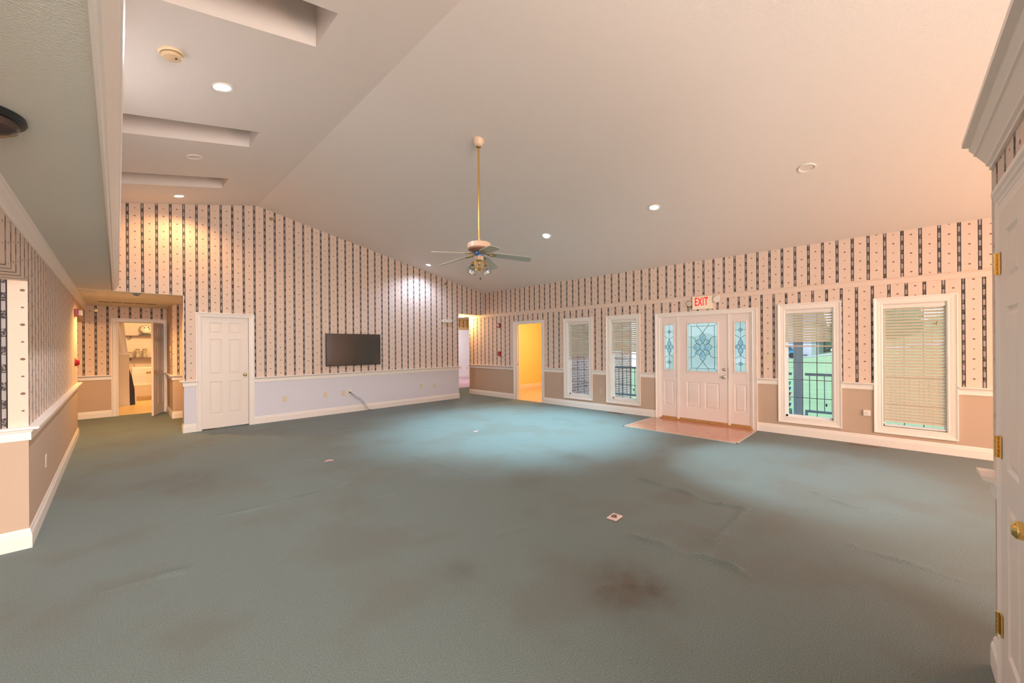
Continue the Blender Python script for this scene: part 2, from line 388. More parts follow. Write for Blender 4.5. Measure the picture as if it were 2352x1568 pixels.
# window wall
WIN = [(5.05, 5.655, .285, 2.035), (3.865, 4.48, .285, 2.035), (.665, 1.28, .285, 2.035), (-.50, .122, .285, 2.035)]
FD = (1.75, 3.36, 0, 2.045); YD = (6.48, 7.37, 0, 2.06)
w = MB(); cells(w, lambda m, a, b, c, d: m.box(XB, XB+.13, a, b, c, d), -5, 9.414, 0, 3.09, [(a, b, c, d) for a, b, c, d in WIN] + [FD, YD])
struct('wall_right', w, WP_B, 'long window wall with striped wallpaper over tan wainscot')
# exterior cladding of the window wall is inside the same thickness
# left wall: near return, long face, header over the hall branch
w = MB(); w.box(-.58, -.461, 4.62, 9.9, 0, 2.39); w.box(-.58, -.461, 9.9, 12.1, 2.03, 2.39)
w.box(-3, -.58, 4.62, 4.74, 0, 2.39); w.box(-3, -.461, .6, 4.62, 1.99, 2.39); w.box(-3.1, -3, .6, 4.74, 0, 2.39)
w.box(-2.2, -.58, 9.78, 9.9, 0, 2.39); w.box(-2.3, -2.2, 9.78, 12.1, 0, 2.39)
struct('wall_left', w, WP_L, 'left hallway wall of striped wallpaper turning into a recess')
w = MB(); cells(w, lambda m, a, b, c, d: m.box(a, b, 12.1, 12.22, c, d), -2.3, 1.1, 0, 2.39, [(.033, .749, 0, 2.045)])
struct('wall_hall_end', w, WP_H, 'end wall of the hall around the open pantry door')
w = MB(); w.box(.83, 1.3, 10.78, 12.1, 0, 2.39); w.box(1.3, 1.4, 8.9, 10.78, 0, 2.39)
struct('wall_hall_side', w, WP_H, 'short jogged wall piece on the right of the hall')
# near right wall block with the white door
w = MB(); cells(w, lambda m, a, b, c, d: m.box(a, b, -1.2, -.327, c, d), 1.0, 2.80, 0, 2.45, [])
struct('wall_near', w, WP_N, 'low wallpapered closet block at the right picture edge')
# outer enclosing walls; rear piece added to keep sky light off the right
w = MB(); w.box(2.9, 7.8, -5.1, -5, 0, 4.1); w.box(-5.1, -5, -5, 12.3, 0, 2.39); w.box(-5, -3.1, 4.6, 4.7, 0, 2.39)
struct('wall_outer', w, WALLPLAIN, 'plain outer wall beyond the left recess')

# ------------------------------------------------------------------ ceilings
c = MB()
c.poly([(1.926, -5, 4.217), (7.85, -5, zr(7.85)), (7.85, 9.0, zr(7.85)), (1.926, 9.0, 4.217)])
WELLS = [(3.05, 3.525), (5.41, 5.90), (7.23, 7.735), (.9, 1.38)]
wx0, wx1 = -.02, 1.215
ys = sorted([-5, 9.0] + [v for w_ in WELLS for v in w_])
for a, b in zip(ys, ys[1:]):
    hole = any(abs(a-w_[0]) < 1e-6 for w_ in WELLS)
    xs = [(-.06, wx0), (wx1, 1.926)] if hole else [(-.06, 1.926)]
    for p, q in xs: c.poly([(p, a, zl(p)), (q, a, zl(q)), (q, b, zl(q)), (p, b, zl(p))])
    if hole:
        top = 4.75
        c.poly([(wx0, a, zl(wx0)), (wx1, a, zl(wx1)), (wx1, a, top), (wx0, a, top)])
        c.poly([(wx0, b, zl(wx0)), (wx1, b, zl(wx1)), (wx1, b, top), (wx0, b, top)])
        c.poly([(wx0, a, zl(wx0)), (wx0, b, zl(wx0)), (wx0, b, top), (wx0, a, top)])
        c.poly([(wx1, a, zl(wx1)), (wx1, b, zl(wx1)), (wx1, b, top), (wx1, a, top)])
        c.poly([(wx0, a, top), (wx1, a, top), (wx1, b, top), (wx0, b, top)])
c.box(-.06, -.04, -5, 8.795, 2.40, zl(-.04)+.02)
struct('ceiling', c, CEIL, 'vaulted ceiling with a ridge and recessed light wells', 'ceiling')
c = MB(); c.box(-5, -.042, -5, 8.795, 2.39, 2.44); c.box(-5, 1.4, 8.797, 12.2, 2.385, 2.44)
struct('ceiling_low', c, CEILLOW, 'low flat ceiling over the left hallway', 'ceiling')
c = MB(); c.box(6.5, 13, 8.99, 10.9, 2.39, 2.45)
struct('ceiling_side_hall', c, CEILLOW, 'low ceiling of the side hall beyond the opening', 'ceiling')

# ------------------------------------------------------------------ mouldings
BASE = [(0, 0), (.016, 0), (.016, .098), (.013, .104), (.013, .112), (.009, .118), (.009, .130), (.004, .145), (0, .145)]
RAIL = [(0, .805), (.014, .805), (.014, .862), (.020, .868), (.024, .880), (.050, .885), (.056, .892), (.056, .905), (0, .905)]
CROWN = [(0, 2.285), (.008, 2.285), (.010, 2.297), (.014, 2.300), (.018, 2.308), (.030, 2.345), (.038, 2.362), (.042, 2.365), (.044, 2.378), (.050, 2.39), (0, 2.39)]
def mould(name, prof, paths, label, side=1, cat='trim', m=None):
    mb = MB()
    for p in paths: mb.sweep(prof, p, side)
    return struct(name, mb, m or TRIM, label, cat)
# travel direction chosen so that "left" points into the room
mould('baseboard_back', BASE, [[(6.801, YA+.2), (6.801, YA), (1.865, YA)], [(1.02, YA), (.822, YA), (.822, YA+.2)]], 'white baseboard along the television wall', cat='baseboard')
mould('trim_2', RAIL, [[(6.801, YA+.2), (6.801, YA), (1.865, YA)], [(1.02, YA), (.822, YA), (.822, YA+.2)]], 'white chair rail under the striped paper of the television wall')
segs = [(-5, 1.665), (3.455, 6.40), (7.48, 9.414)]
mould('baseboard_right', BASE, [[(XB, a), (XB, b)] for a, b in segs], 'white baseboard under the windows', cat='baseboard')
rsegs = [(-5, -.60), (.208, .562), (1.366, 1.665), (3.455, 3.785), (4.593, 4.95), (5.765, 6.40), (7.48, 9.414)]
mould('trim_3', RAIL, [[(XB, a), (XB, b)] for a, b in rsegs], 'white chair rail between the window casings')
mould('baseboard_left', BASE, [[(-.58, 9.9), (-.461, 9.9), (-.461, 4.62), (-3, 4.62)]], 'white baseboard of the left hallway wall', cat='baseboard')
mould('trim_4', RAIL, [[(-.58, 9.9), (-.461, 9.9), (-.461, 4.62), (-3, 4.62)]], 'white chair rail wrapping the left wall corner')
mould('trim_5', CROWN, [[(-.461, 12.1), (-.461, -2)]], 'crown moulding between left wall and low ceiling')
mould('baseboard_hall', BASE, [[(-.075, 12.1), (-2.2, 12.1)], [(1.3, 10.78), (.83, 10.78), (.83, 12.1)]], 'white baseboard at the end of the hall', cat='baseboard')
mould('trim_6', RAIL, [[(-.075, 12.1), (-2.2, 12.1)], [(1.3, 10.78), (.83, 10.78), (.83, 12.1)]], 'white chair rail at the end of the hall')
mould('baseboard_near', BASE, [[(2.64, -.327), (2.80, -.327), (2.80, -1.0)]], 'white baseboard stub of the near closet block', cat='baseboard')
mould('trim_7', RAIL, [[(2.64, -.327), (2.80, -.327)]], 'white chair rail stub at the right picture edge')
CR2 = [(0, 2.27), (.012, 2.27), (.012, 2.288), (.022, 2.292), (.022, 2.302), (.050, 2.345), (.058, 2.348), (.058, 2.36), (.072, 2.378), (.072, 2.392), (.094, 2.398), (.094, 2.42), (0, 2.42)]
mould('trim_8', CR2, [[(1.0, -.327), (2.80, -.327)]], 'stepped crown moulding on top of the near closet block')
# crown along the edge of the low ceiling (runs very slightly out of square like the real one)
CE = [(-.010, 2.372), (0, 2.372), (.006, 2.384), (.014, 2.386), (.018, 2.396), (.040, 2.430), (.050, 2.452), (.056, 2.456), (.060, 2.472), (.060, 2.49), (-.01, 2.49)]
mb = MB(); mb.sweep(CE, [(-.022, 8.64), (-.050, -5)], 1)
struct('trim_9', mb, TRIM, 'crown moulding along the edge of the low ceiling', 'trim')
# ledge strip on the window wall
LEDGE = [(0, 2.312), (.007, 2.312), (.010, 2.318), (.006, 2.324), (.006, 2.385), (.016, 2.391), (.018, 2.402), (0, 2.405)]
mb = MB(); mb.sweep(LEDGE, [(XB, -5), (XB, 9.414)], 1)
struct('trim_10', mb, mat('ledge_paint', PAPER, .6), 'thin ledge moulding running above the windows', 'trim')
mb = MB(); mb.box(.818, .828, 8.789, 8.80, .905, 2.39); mb.box(2.797, 2.803, -.332, -.322, .91, 2.27)
struct('trim_11', mb, mat('corner_guard', (.78, .70, .62), .4), 'slim pale corner guards on wallpapered wall ends', 'trim')

# ------------------------------------------------------------------ casings, windows, blinds
def mapB(u, v, h): return (XB - h, u, v)          # on the window wall, out = into the room
def mapA(u, v, h): return (u, YA - h, v)
def casing(T, u0, u1, v0, v1, w, open_bottom=False, k=1):
    prof = [(0, 0), (0, .030), (.012, .030), (.020, .023), (.034, .018), (w*.55, .017), (w-.022, .013), (w-.014, .017), (w-.004, .014), (w, .010), (w, 0)]
    prof = [(a_, b_*k) for a_, b_ in prof]
    mb = MB()
    if not open_bottom:
        mb.rings(T, u0, u1, v0, v1, prof, inner=False)
    else:
        loops = []
        for i, h in prof:
            loops.append([mb.b.verts.new(T(*p, h)) for p in ((u0+i, v0), (u0+i, v1-i), (u1-i, v1-i), (u1-i, v0))])
        for a, b in zip(loops, loops[1:]):
            for k in range(3): mb.b.faces.new((a[k], a[k+1], b[k+1], b[k]))
        mb.b.faces.new([l[0] for l in loops]); mb.b.faces.new([l[3] for l in loops][::-1])
    return mb
def window(n, y0_, y1_, c0, c1, label, hid=None):
    z0, z1 = .285, 2.035
    r = thing('window_%d' % n, label, 'window', (XB, (y0_+y1_)/2, z0), kind='structure')
    casing(mapB, c0, c1, .195, 2.128, .098).build('casing', TRIM, r)
    j = MB(); t = .014; xo = XB+.13
    j.box(XB-.005, xo, y0_-t, y0_+.002, z0-t, z1+t); j.box(XB-.005, xo, y1_-.002, y1_+t, z0-t, z1+t); j.box(XB-.005, xo, y0_, y1_, z0-t, z0+.004); j.box(XB-.005, xo, y0_, y1_, z1, z1+t)
    j.build('jamb', VINYL, r)
    s = MB(); fx = XB+.085; f = .036
    s.box(fx-.02, fx+.03, y0_, y0_+f*.55, z0, z1); s.box(fx-.02, fx+.03, y1_-f, y1_, z0, z1); s.box(fx-.02, fx+.03, y0_, y1_, z0, z0+f); s.box(fx-.02, fx+.03, y0_, y1_, z1-f, z1)
    sa = s.build('sash', VINYL, r, bevel=.003)
    g = MB(); wy = (y1_-f - y0_ - f*.55)/3
    for k in (1, 2): g.box(fx+.008, fx+.016, y0_+f*.55+wy*k-.0055, y0_+f*.55+wy*k+.0055, z0+f, z1-f)
    for zz in (.605, .893, 1.175, 1.49, 1.77): g.box(fx+.008, fx+.016, y0_+f*.55, y1_-f, zz-.0055, zz+.0055)
    g.build('grille', GRILLE, sa)
    p = MB(); p.box(fx+.004, fx+.007, y0_+.01, y1_-.02, z0+.02, z1-.02); p.build('pane', PANE, sa)
    return r
window(1, *WIN[0][:2], 4.953, 5.765, 'narrow window nearest the yellow room looking onto brick')
window(2, *WIN[1][:2], 3.785, 4.593, 'narrow window beside the front door with half raised blind')
window(3, *WIN[2][:2], .562, 1.368, 'window right of the door looking onto lawn and porch post')
window(4, *WIN[3][:2], -.60, .208, 'rightmost window fully covered by its lowered blind')
def slat_mat():
    m = bpy.data.materials.new('blind_slat'); m.use_nodes = True; nt = m.node_tree; p = nt.nodes['Principled BSDF']
    p.inputs['Base Color'].default_value = (.84, .75, .64, 1); p.inputs['Roughness'].default_value = .45
    tl = nt.nodes.new('ShaderNodeBsdfTranslucent'); tl.inputs[0].default_value = (.95, .92, .80, 1); mx = nt.nodes.new('ShaderNodeMixShader'); mx.inputs[0].default_value = .34
    o = nt.nodes['Material Output']; L(nt, p.outputs[0], mx.inputs[1]); L(nt, tl.outputs[0], mx.inputs[2]); L(nt, mx.outputs[0], o.inputs[0]); return m
SLAT = slat_mat()
def blind(y0_, y1_, zb, label, tilt=(0, 0), pitch=.0425, ang=48, closed=False):
    r = thing('window_blind', label, 'blind', (XB+.04, (y0_+y1_)/2, zb), group='horizontal blinds in the window wall')
    xc = XB+.038; a, b = y0_+.006, y1_-.022
    h = MB(); h.box(xc-.026, xc+.026, a-.003, y1_-.003, 1.972, 2.033); h.build('headrail', WPLAS, r, bevel=.003, label='cream headrail')
    s = MB(); z = 1.955; th = radians(ang); hw = .0245
    n = int((1.955-zb-.02)/pitch)
    for k in range(n):
        z = 1.95 - k*pitch; f = k/max(1, n-1); d0 = tilt[0]*f; d1 = tilt[1]*f
        pr = []
        for q in range(5):
            t = -1+q*.5; pr.append((t*hw*cos(th), t*hw*sin(th)*-1 + .003*(1-t*t)))
        # room-side edge (x smaller) lower: daylight shows as a line between slats
        lo = [(xc+px_, pz_) for px_, pz_ in pr]; th_ = .0022
        va = [s.b.verts.new((x_, a, z-dz+d0)) for x_, dz in lo]; vb = [s.b.verts.new((x_, b, z-dz+d1)) for x_, dz in lo]
        vc = [s.b.verts.new((x_, a, z-dz+d0+th_)) for x_, dz in lo]; vd = [s.b.verts.new((x_, b, z-dz+d1+th_)) for x_, dz in lo]
        for q in range(4):
            s.b.faces.new((va[q], vb[q], vb[q+1], va[q+1])); s.b.faces.new((vc[q], vc[q+1], vd[q+1], vd[q]))
        s.b.faces.new((va[0], vc[0], vd[0], vb[0])); s.b.faces.new((va[4], vb[4], vd[4], vc[4]))
    s.build('slats', SLAT, r, smooth=False)
    bt = MB(); zz = zb
    bt.prism([(xc-.025, a, zz+tilt[0]), (xc+.025, a, zz+tilt[0]), (xc+.025, a, zz+.020+tilt[0]), (xc-.025, a, zz+.020+tilt[0])], (0, b-a, tilt[1]-tilt[0]))
    bt.build('bottom_rail', mat('rail_tan', (.62, .50, .40), .5) if not closed else WPLAS, r, bevel=.003)
    cd = MB()
    for t in (.2, .8):
        yy = a+(b-a)*t; cd.tube([(xc-.027, yy, 1.98), (xc-.027, yy, zb+.01)], .0009, 5)
    yy = a+(b-a)*.13; cd.tube([(xc-.032, yy, 1.98), (xc-.032, yy, .55 if not closed else 1.75)], .0011, 5)
    lc = cd.build('lift_cord', mat('cord_white', (.55, .52, .46), .6), r)
    ts = MB(); zt = .50 if not closed else 1.72
    ts.lathe([(.003, 0), (.010, .008), (.012, .03), (.007, .045), (.002, .05)], (xc-.032, yy, zt), 10)
    ts.build('tassel', BLACK if not closed else DBRASS, lc)
    return r
blind(*WIN[0][:2], 1.150, 'blind lowered halfway over the brick view, left of the door pair', tilt=(.012, -.008), ang=38)
blind(*WIN[1][:2], 1.285, 'raised blind beside the front door with sloping bottom rail', tilt=(-.014, .010), ang=38)
blind(*WIN[2][:2], 1.430, 'shortest blind, over the window showing the porch post', ang=43, pitch=.0425)
blind(*WIN[3][:2], .300, 'full length lowered blind in the rightmost window', ang=43, closed=True, pitch=.0425)

# ------------------------------------------------------------------ doors
PANEL = [(0, 0), (.006, -.004), (.012, -.008), (.022, -.008), (.034, -.002), (.05, -.001)]
def leaf(T0, w, h, t, panels, holes=()):       # T0(u,v,h): h measured out of the front face
    mb = MB()
    for face, sg in ((0, 1), (-t, -1)):
        T = (lambda u, v, hh, f=face, s_=sg: T0(u, v, f + s_*hh))
        def mk(m, a, b, c_, d): m.poly([T(a, c_, 0), T(b, c_, 0), T(b, d, 0), T(a, d, 0)])
        hs = [(p[0], p[1], p[2], p[3]) for p in panels] + list(holes)
        cells(mb, mk, 0, w, 0, h, hs)
        for p in panels: mb.rings(T, *p, PANEL)
    def wallq(a, b): mb.poly([T0(*a, 0), T0(*b, 0), T0(*b, -t), T0(*a, -t)])
    for a, b in (((0, 0), (w, 0)), ((w, 0), (w, h)), ((w, h), (0, h)), ((0, h), (0, 0))): wallq(a, b)
    for u0, u1, v0, v1 in holes:
        for a, b in (((u0, v0), (u1, v0)), ((u1, v0), (u1, v1)), ((u1, v1), (u0, v1)), ((u0, v1), (u0, v0))): wallq(a, b)
    bmesh.ops.remove_doubles(mb.b, verts=mb.b.verts, dist=1e-5)
    return mb
def six(w, h):
    m = .115*w/.71 + .0; st = .10; pw = (w-2*m-st)/2; out = []
    for u in (m, m+pw+st):
        out += [(u, u+pw, .24, .24+.60), (u, u+pw, .97, .97+.64), (u, u+pw, 1.71, 1.71+.20)]
    return out
def hinge(x, y, z, T, m, ln=.09):    # T(u,out,z)
    pass
def knob(parent, pos, d, m, lever=False):
    d = Vector(d); p = Vector(pos); mb = MB()
    up = Vector((0, 0, 1)); side = d.cross(up)
    prof = [(.028, 0), (.028, .004), (.022, .008), (.010, .012), (.009, .028), (.020, .034), (.027, .046), (.026, .058), (.016, .066), (0, .067)]
    n = 18; rings = []
    for r_, h_ in prof: rings.append([mb.b.verts.new(p + d*h_ + (side*cos(2*pi*k/n)+up*sin(2*pi*k/n))*max(r_, 1e-4)) for k in range(n)])
    for a, b in zip(rings, rings[1:]):
        for k in range(n): mb.b.faces.new((a[k], a[(k+1) % n], b[(k+1) % n], b[k]))
    return mb.build('door_knob', m, parent, smooth=True)
# door 1: closed six panel door in the TV wall
d1 = thing('door_1', 'closed white six panel closet door left of the television', 'door', (1.418, YA, 0), kind='structure')
casing(mapA, .985, 1.863, 0, 2.112, .080, True).build('casing', TRIM, d1)
j = MB(); j.box(1.045, 1.062, YA-.004, YA+.12, 0, 2.05); j.box(1.775, 1.79, YA-.004, YA+.12, 0, 2.05); j.box(1.062, 1.775, YA-.004, YA+.12, 2.035, 2.05); j.build('jamb', TRIM, d1)
leaf(lambda u, v, h: (1.064+u, YA+.012-h, .022+v), .709, 2.010, .035, six(.709, 2.01)).build('door_leaf', DOORW, d1, bevel=0)
for z in (.28, 1.04, 1.80):
    hb = MB(); hb.tube([(1.060, YA-.006, z-.045), (1.060, YA-.006, z+.045)], .006, 8); hb.box(1.056, 1.064, YA-.004, YA+.008, z-.045, z+.045); hb.build('hinge', DBRASS, d1)
knob(d1, (1.712, YA+.012, .965), (0, -1, 0), BRASS)
mb = MB(); mb.box(1.772, 1.776, YA-.006, YA+.004, .93, 1.0); mb.build('strike_plate', DBRASS, d1)
# door 4: cased opening to the yellow room
d4 = thing('door_4', 'white cased doorway into the bright yellow room', 'doorway', (XB, 6.925, 0), kind='structure')
casing(mapB, 6.40, 7.48, 0, 2.135, .085, True).build('casing', TRIM, d4)
j = MB(); j.box(XB-.004, XB+.134, 6.466, 6.482, 0, 2.075); j.box(XB-.004, XB+.134, 7.368, 7.384, 0, 2.075); j.box(XB-.004, XB+.134, 6.482, 7.368, 2.06, 2.075)
j.box(XB+.05, XB+.07, 7.356, 7.37, 0, 2.06); j.build('jamb', mat('jamb_cream', (.85, .74, .55), .4), d4)
mb = MB(); mb.box(XB+.02, XB+.045, 7.366, 7.3685, .93, .99); mb.build('strike_plate', DBRASS, d4)
# door 2: front entrance with sidelights
d2 = thing('door_2', 'white front door with leaded oval glass and two sidelights', 'door', (XB, 2.56, 0), kind='structure')
casing(mapB, 1.665, 3.455, 0, 2.108, .085, True).build('casing', TRIM, d2)
j = MB()
for a, b in ((1.735, 1.77), (2.085, 2.125), (2.990, 3.030), (3.335, 3.375)): j.box(XB-.002, XB+.125, a, b, 0, 2.045)
j.box(XB-.002, XB+.125, 1.735, 3.375, 2.030, 2.06); j.build('jamb', TRIM, d2)
mb = MB(); mb.box(XB-.03, XB+.12, 1.75, 3.36, .006, .030); mb.box(XB+.0, XB+.02, 1.77, 3.34, .03, .058); mb.build('threshold', OAK, d2, bevel=.004, label='varnished oak threshold')
# main leaf, u measured along +y
Lw = .862; u0 = 2.127
d2leaf = leaf(lambda u, v, h: (XB+.012-h, u0+u, .060+v), Lw, 1.970, .044, [(.145, .395, .215, .705), (.475, .725, .215, .705)], [(.170, .700, .908, 1.822)]).build('door_leaf', FRONTD, d2)

def gframe(T, u0, u1, v0, v1): return MB().rings(T, u0, u1, v0, v1, [(-.018, 0), (-.018, .008), (-.006, .014), (.004, .010), (.006, 0)], inner=False)
TL = lambda u, v, h: (XB+.012-h, u0+u, .060+v)
gframe(TL, .170, .700, .908, 1.822).build('glass_frame', FRONTD, d2leaf)
g = MB(); g.box(XB+.030, XB+.034, u0+.172, u0+.698, .970, 1.880); g.build('glass', FROST, d2leaf)
# leading: helper draws polylines on the glass plane
def lead(mb, pts, r=.0042, x=XB+.026): mb.tube([(x, p[0], p[1]) for p in pts], r, 6)
gy0, gy1, gz0, gz1 = 2.300, 2.824, .972, 1.878; cy, cz = 2.562, 1.425
def arc(c0, c1, p, bulge, n=10):     # quadratic bezier via bulge point
    return [((1-t)**2*c0[0]+2*t*(1-t)*bulge[0]+t*t*c1[0], (1-t)**2*c0[1]+2*t*(1-t)*bulge[1]+t*t*c1[1]) for t in [i/n for i in range(n+1)]]
lm = MB(); b_ = .055
rect = [(gy0+b_, gz0+b_), (gy1-b_, gz0+b_), (gy1-b_, gz1-b_), (gy0+b_, gz1-b_), (gy0+b_, gz0+b_)]
for a, b in zip(rect, rect[1:]): lead(lm, [a, b])
for a, b in (((gy0, gz0), rect[0]), ((gy1, gz0), rect[1]), ((gy1, gz1), rect[2]), ((gy0, gz1), rect[3])): lead(lm, [a, b], .003)
for s_ in (-1, 1):
    for q in (-1, 1):
        lead(lm, [(cy+s_*.105, cz+q*.453), (cy+s_*.105, cz+q*.398)], .003)
        lead(lm, arc((cy+s_*.105, cz+q*.398), (cy, cz+q*.262), 0, (cy+s_*.035, cz+q*.335)))
        lead(lm, [(cy+s_*.262, cz+q*.195), (cy+s_*.207, cz+q*.195)], .003)
        lead(lm, arc((cy+s_*.207, cz+q*.195), (cy+s_*.125, cz+q*.105), 0, (cy+s_*.130, cz+q*.190)))
        lead(lm, arc((cy, cz+q*.262), (cy+s_*.052, cz+q*.165), 0, (cy+s_*.062, cz+q*.220)))
        lead(lm, arc((cy+s_*.052, cz+q*.165), (cy, cz+q*.075), 0, (cy+s_*.040, cz+q*.105)))
        lead(lm, arc((cy+s_*.052, cz+q*.150), (cy+s_*.125, cz+q*.105), 0, (cy+s_*.090, cz+q*.150)))
        lead(lm, arc((cy+s_*.125, cz+q*.105), (cy+s_*.052, cz+q*.055), 0, (cy+s_*.115, cz+q*.060)))
        lead(lm, arc((cy+s_*.165, cz), (cy+s_*.110, cz+q*.062), 0, (cy+s_*.150, cz+q*.040)))
        lead(lm, arc((cy+s_*.110, cz+q*.062), (cy+s_*.052, cz+q*.02), 0, (cy+s_*.060, cz+q*.060)))
    lead(lm, [(cy+s_*.165, cz), (cy+s_*.262, cz)], .003)
lead(lm, [(cy+.048*cos(2*pi*k/20), cz+.078*sin(2*pi*k/20)) for k in range(21)])
lm.build('leading', LEAD, d2leaf)
bg_ = MB()
def blob(y, z, ry, rz, n=12): bg_.prism([(XB+.0285, y+ry*cos(2*pi*k/n), z+rz*sin(2*pi*k/n)) for k in range(n)], (.002, 0, 0))
blob(cy, cz, .044, .072)
for s_ in (-1, 1):
    blob(cy, cz+s_*.165, .042, .075); blob(cy+s_*.105, cz, .045, .045)
    for q in (-1, 1): blob(cy+s_*.085, cz+q*.100, .034, .040)
bg_.build('bevelled_pieces', BEVELG, d2leaf)
# sidelights
for nme, a, b, ga, gb in (('left_sidelight', 3.031, 3.334, 3.098, 3.282), ('right_sidelight', 1.771, 2.084, 1.838, 2.020)):
    w_ = b-a; T = lambda u, v, h, a=a: (XB+.012-h, a+u, .060+v)
    slp = leaf(T, w_, 1.97, .044, [(ga-a-.005, gb-a+.005, .215, .705)], [(ga-a, gb-a, .925, 1.812)]).build('sidelight_panel', FRONTD, d2)
    gframe(T, ga-a, gb-a, .925, 1.812).build('glass_frame', FRONTD, slp)
    g = MB(); g.box(XB+.030, XB+.034, ga, gb, .985, 1.872); g.build('glass', FROST, slp)
    lm = MB(); c_ = (ga+gb)/2; hw = (gb-ga)/2; zc = 1.430
    lead(lm, [(c_, .985), (c_, 1.20)], .003); lead(lm, [(c_, 1.872), (c_, 1.66)], .003)
    for s_ in (-1, 1):
        for q in (-1, 1):
            lead(lm, arc((c_+s_*hw, zc+q*.205), (c_, zc+q*.135), 0, (c_+s_*hw*.4, zc+q*.200)), .0035)
            lead(lm, arc((c_, zc+q*.135), (c_, zc), 0, (c_+s_*.075, zc+q*.062)), .004)
        lead(lm, arc((c_+s_*.018, zc+.03), (c_+s_*hw, zc), 0, (c_+s_*.055, zc+.058)), .003); lead(lm, arc((c_+s_*.018, zc-.03), (c_+s_*hw, zc), 0, (c_+s_*.055, zc-.058)), .003)
    for q in (-1, 1):
        z_ = zc+q*.302; lead(lm, [(ga, z_), (c_-.028, z_)], .003); lead(lm, [(gb, z_), (c_+.028, z_)], .003)
        lead(lm, [(c_+.028*cos(2*pi*k/12), z_+.028*sin(2*pi*k/12)) for k in range(13)], .004)
        lead(lm, [(c_, z_+q*.028), (c_, zc+q*.442)], .003); lead(lm, [(c_, z_-q*.028), (c_, zc+q*.135)], .003)
    lm.build('leading', LEAD, slp)
    bg_ = MB()
    for q in (-1, 1): blob(c_, zc+q*.062, .030, .058); blob(c_+q*.055, zc, .024, .030); blob(c_, zc+q*.302, .022, .022)
    bg_.build('bevelled_pieces', BEVELG, slp)
knob(d2leaf, (XB+.012, 2.190, .885), (-1, 0, 0), NICKEL)
mb = MB(); mb.lathe([(.0, -.020), (.016, -.018), (.027, -.008), (.030, 0)], (XB+.012, 2.190, 1.020), 18, 'X'); mb.box(XB-.022, XB-.006, 2.184, 2.196, 1.008, 1.032); mb.build('deadbolt', NICKEL, d2leaf, smooth=True)
mb = MB(); mb.box(XB-.002, XB+.012, 2.120, 2.1245, .84, 1.06); mb.build('strike_plate', BLACK, d2)
mb = MB(); mb.tube([(XB+.005, 2.994, .02), (XB+.005, 2.994, .055)], .007, 8); mb.build('floor_bolt', WPLAS, d2)
# door 3: open pantry door at the end of the hall
d3 = thing('door_3', 'white panel door standing open at the end of the hall', 'door', (.39, 12.1, 0), kind='structure')
TH = lambda u, v, h: (u, 12.1-h, v)
casing(TH, -.073, .833, 0, 2.135, .092, True).build('casing', TRIM, d3)
j = MB(); j.box(.018, .034, 12.096, 12.224, 0, 2.06); j.box(.748, .764, 12.096, 12.224, 0, 2.06); j.box(.034, .748, 12.096, 12.224, 2.045, 2.06); j.build('jamb', TRIM, d3)
ang3 = math.atan2(11.41-12.085, .53-.745)
leaf(lambda u, v, h: (u, -h, v), .705, 2.015, .035, six(.705, 2.01)).build('door_leaf', DOORW, d3, local=True, at=(.745-.39, -.015, .015), rotz=ang3)
for z in (.28, 1.04, 1.80):
    hb = MB(); hb.tube([(.747, 12.082, z-.045), (.747, 12.082, z+.045)], .007, 8); hb.box(.742, .749, 12.085, 12.12, z-.045, z+.045); hb.build('hinge', DBRASS, d3)
ex, ey = cos(ang3), sin(ang3); kx_, ky_ = .745+ex*.64, 12.085+ey*.64
knob(d3, (kx_, ky_, .95), (-ey, ex, 0), BRASS) ; knob(d3, (kx_+ey*.035, ky_-ex*.035, .95), (ey, -ex, 0), BRASS)
# door 5: door in the near closet block, seen at a grazing angle
d5 = thing('door_5', 'white panelled door with brass hinges at the right picture edge', 'door', (2.1, -.327, 0), kind='structure')
YN = -.327
TN = lambda u, v, h: (u, YN+h, v)
casing(TN, 1.68, 2.645, 0, 2.10, .085, True, .5).build('casing', TRIM, d5)
mb = MB(); mb.sweep([(0, 2.065), (.010, 2.065), (.010, 2.078), (.018, 2.085), (.018, 2.098), (.026, 2.106), (.026, 2.124), (0, 2.124)], [(1.6, YN), (2.64, YN)], 1); mb.build('head_cap', TRIM, d5)
leaf(lambda u, v, h: (2.555-u, YN+.014+h, .015+v), .76, 2.0, .035, six(.76, 2.0)).build('door_leaf', DOORW, d5)
for z in (.325, 1.055, 1.808):
    hb = MB(); yy = YN+.020
    for k in range(5): hb.tube([(2.556, yy+.005, z-.045+k*.018), (2.556, yy+.005, z-.045+k*.018+.0165)], .0065, 10)
    hb.box(2.520, 2.556, yy-.004, yy+.0, z-.045, z+.045); hb.build('hinge', BRASS, d5)
knob(d5, (1.865, YN+.014, .93), (0, 1, 0), BRASS)

